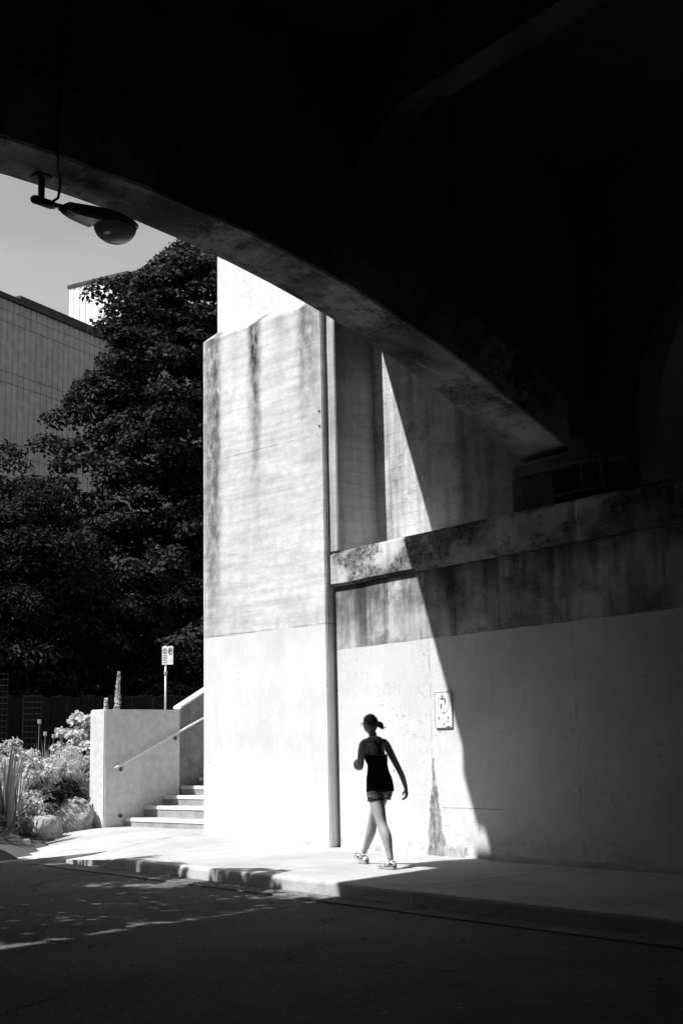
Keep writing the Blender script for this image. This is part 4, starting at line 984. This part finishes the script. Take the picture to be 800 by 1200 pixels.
# tank top: a shell round the torso with an open cross-strap back
def oval(cx, cy, z, rx, ry, n=28, tilt=0.0): return [(cx + rx * math.cos(2 * math.pi * k / n) + tilt * math.sin(2 * math.pi * k / n), cy + ry * math.sin(2 * math.pi * k / n), z) for k in range(n)]
tt = [(-0.088, 0.825, 0.136, 0.166), (-0.083, 0.90, 0.134, 0.162), (-0.07, 0.97, 0.126, 0.150), (-0.055, 1.05, 0.106, 0.124), (-0.038, 1.12, 0.105, 0.122), (-0.022, 1.18, 0.114, 0.136), (-0.012, 1.235, 0.112, 0.140)]
rings = [[(x + 0.008 * mnoise.noise(Vector((x * 20, y * 20, z * 14))), y + 0.010 * mnoise.noise(Vector((x * 16, z * 12, 3))), z) for x, y, z in oval(cx, 0, z, rx, ry)] for cx, z, rx, ry in tt]
rings[-1] = [(x, y, z + 0.02 * max(0, (x + 0.012) / 0.112) - 0.015 * max(0, -(x + 0.012) / 0.112)) for x, y, z in rings[-1]]
top = MB().loft(rings, False).build('tank_top', M_TOP, pe, smooth=True)
sol = top.modifiers.new('thick', 'SOLIDIFY'); sol.thickness = 0.004; sol.offset = 1.0
sm_ = MB()
for sy in (-1, 1):
    sm_.tube([(0.085, sy * 0.06, 1.24), (0.088, sy * 0.072, 1.31), (0.055, sy * 0.082, 1.395), (0.0, sy * 0.078, 1.422), (-0.065, sy * 0.045, 1.375), (-0.098, -sy * 0.0, 1.31), (-0.112, -sy * 0.035, 1.23)], [0.014, 0.013, 0.012, 0.012, 0.012, 0.013, 0.014], 8)
sm_.build('strap', M_TOP, top, smooth=True)
# shorts: loose legs with a dark hem, tucked under the top
for side, joint in ((1, 'L'), (-1, 'R')):
    h0 = Vector(J['hip' + joint][0]); h1 = Vector(J['thigh' + joint][0])
    rings = []
    for cx, cyk, z, rx_, ry_ in ((-0.08, 0.050, 0.94, 0.108, 0.088), (-0.085 + 0.1 * (h0.x + 0.09), 0.062, 0.86, 0.112, 0.094), (-0.10 if side > 0 else -0.045, 0.078, 0.79, 0.104, 0.090), (-0.125 if side > 0 else 0.0, 0.084, 0.735, 0.100, 0.090)):
        rings.append([(cx + (rx_ + (0.006 * math.sin(6 * t + side) if z < 0.8 else 0)) * math.cos(t), side * cyk + ry_ * math.sin(t), z + (0.010 * math.cos(2 * t + 0.6) if z < 0.76 else 0)) for t in [k * math.pi / 14 for k in range(28)]])
    sh = MB().loft(rings, False).build('shorts_leg', M_SHORTS, pe, smooth=True)
    so_ = sh.modifiers.new('thick', 'SOLIDIFY'); so_.thickness = 0.004
    mb = MB(); mb.tube([Vector(p) for p in rings[-1]] + [Vector(rings[-1][0])], 0.005, 6); mb.build('hem', M_TOP, sh)
# shoes
def shoe(M):
    rings, srings = [], []
    for x, w, zb, h in ((-0.075, 0.020, 0.022, 0.05), (-0.06, 0.034, 0.02, 0.085), (-0.03, 0.038, 0.02, 0.098), (0.01, 0.037, 0.02, 0.092), (0.06, 0.039, 0.02, 0.070), (0.11, 0.045, 0.02, 0.055), (0.155, 0.043, 0.02, 0.045), (0.18, 0.032, 0.022, 0.038), (0.195, 0.014, 0.024, 0.030)):
        rings.append([M @ Vector((x, w * math.cos(t), zb + (h - zb) * (0.5 + 0.5 * math.sin(t)))) for t in [k * math.pi / 6 for k in range(12)]])
        srings.append([M @ Vector((x * 1.03, (w + 0.004) * a, b)) for a, b in ((-1, 0.004), (-1.0, 0.026), (1.0, 0.026), (1, 0.004), (0.6, 0.0), (-0.6, 0.0))])
    o = MB().loft(rings).build('shoe', M_SHOE, pe, smooth=True); MB().loft(srings).build('sole', M_SOLE, o)
aL, aR = Vector(J['ankleL'][0]), Vector(J['ankleR'][0])
shoe(Matrix.Translation((aL.x + 0.005, aL.y, 0.002)) @ Matrix.Rotation(rad(4), 4, 'Z'))
shoe(Matrix.Translation((aR.x + 0.005, aR.y, 0.012)) @ Matrix.Rotation(rad(-22), 4, 'Y') @ Matrix.Rotation(rad(-4), 4, 'Z'))

# ------------------------------------------------------------------ dry leaves and grit on the road and in the gutter
rng = np.random.default_rng(90); n = 420
X = rng.uniform(-14, -2, n); Y = np.where(rng.uniform(0, 1, n) < 0.45, rng.uniform(KY - 0.3, KY - 0.03, n), rng.uniform(2.5, KY - 0.4, n))
Z = np.where(Y > KY - 0.345, -0.120, -0.112)
P = np.stack([X, Y, Z], 1); D = np.tile(np.array([0, 0, 1.0]), (n, 1))
V, F = leaves(rng, P, D, 0.045, 0.6, nbias=(0, 0, 2.5)); V[:, 2] = np.maximum(V[:, 2], np.repeat(Z, 6) - 0.004)
meta(np_mesh('leaf_litter', V, F, M_PLANT2), 'scattered dry leaves on the road and along the gutter', 'leaves', kind='stuff')
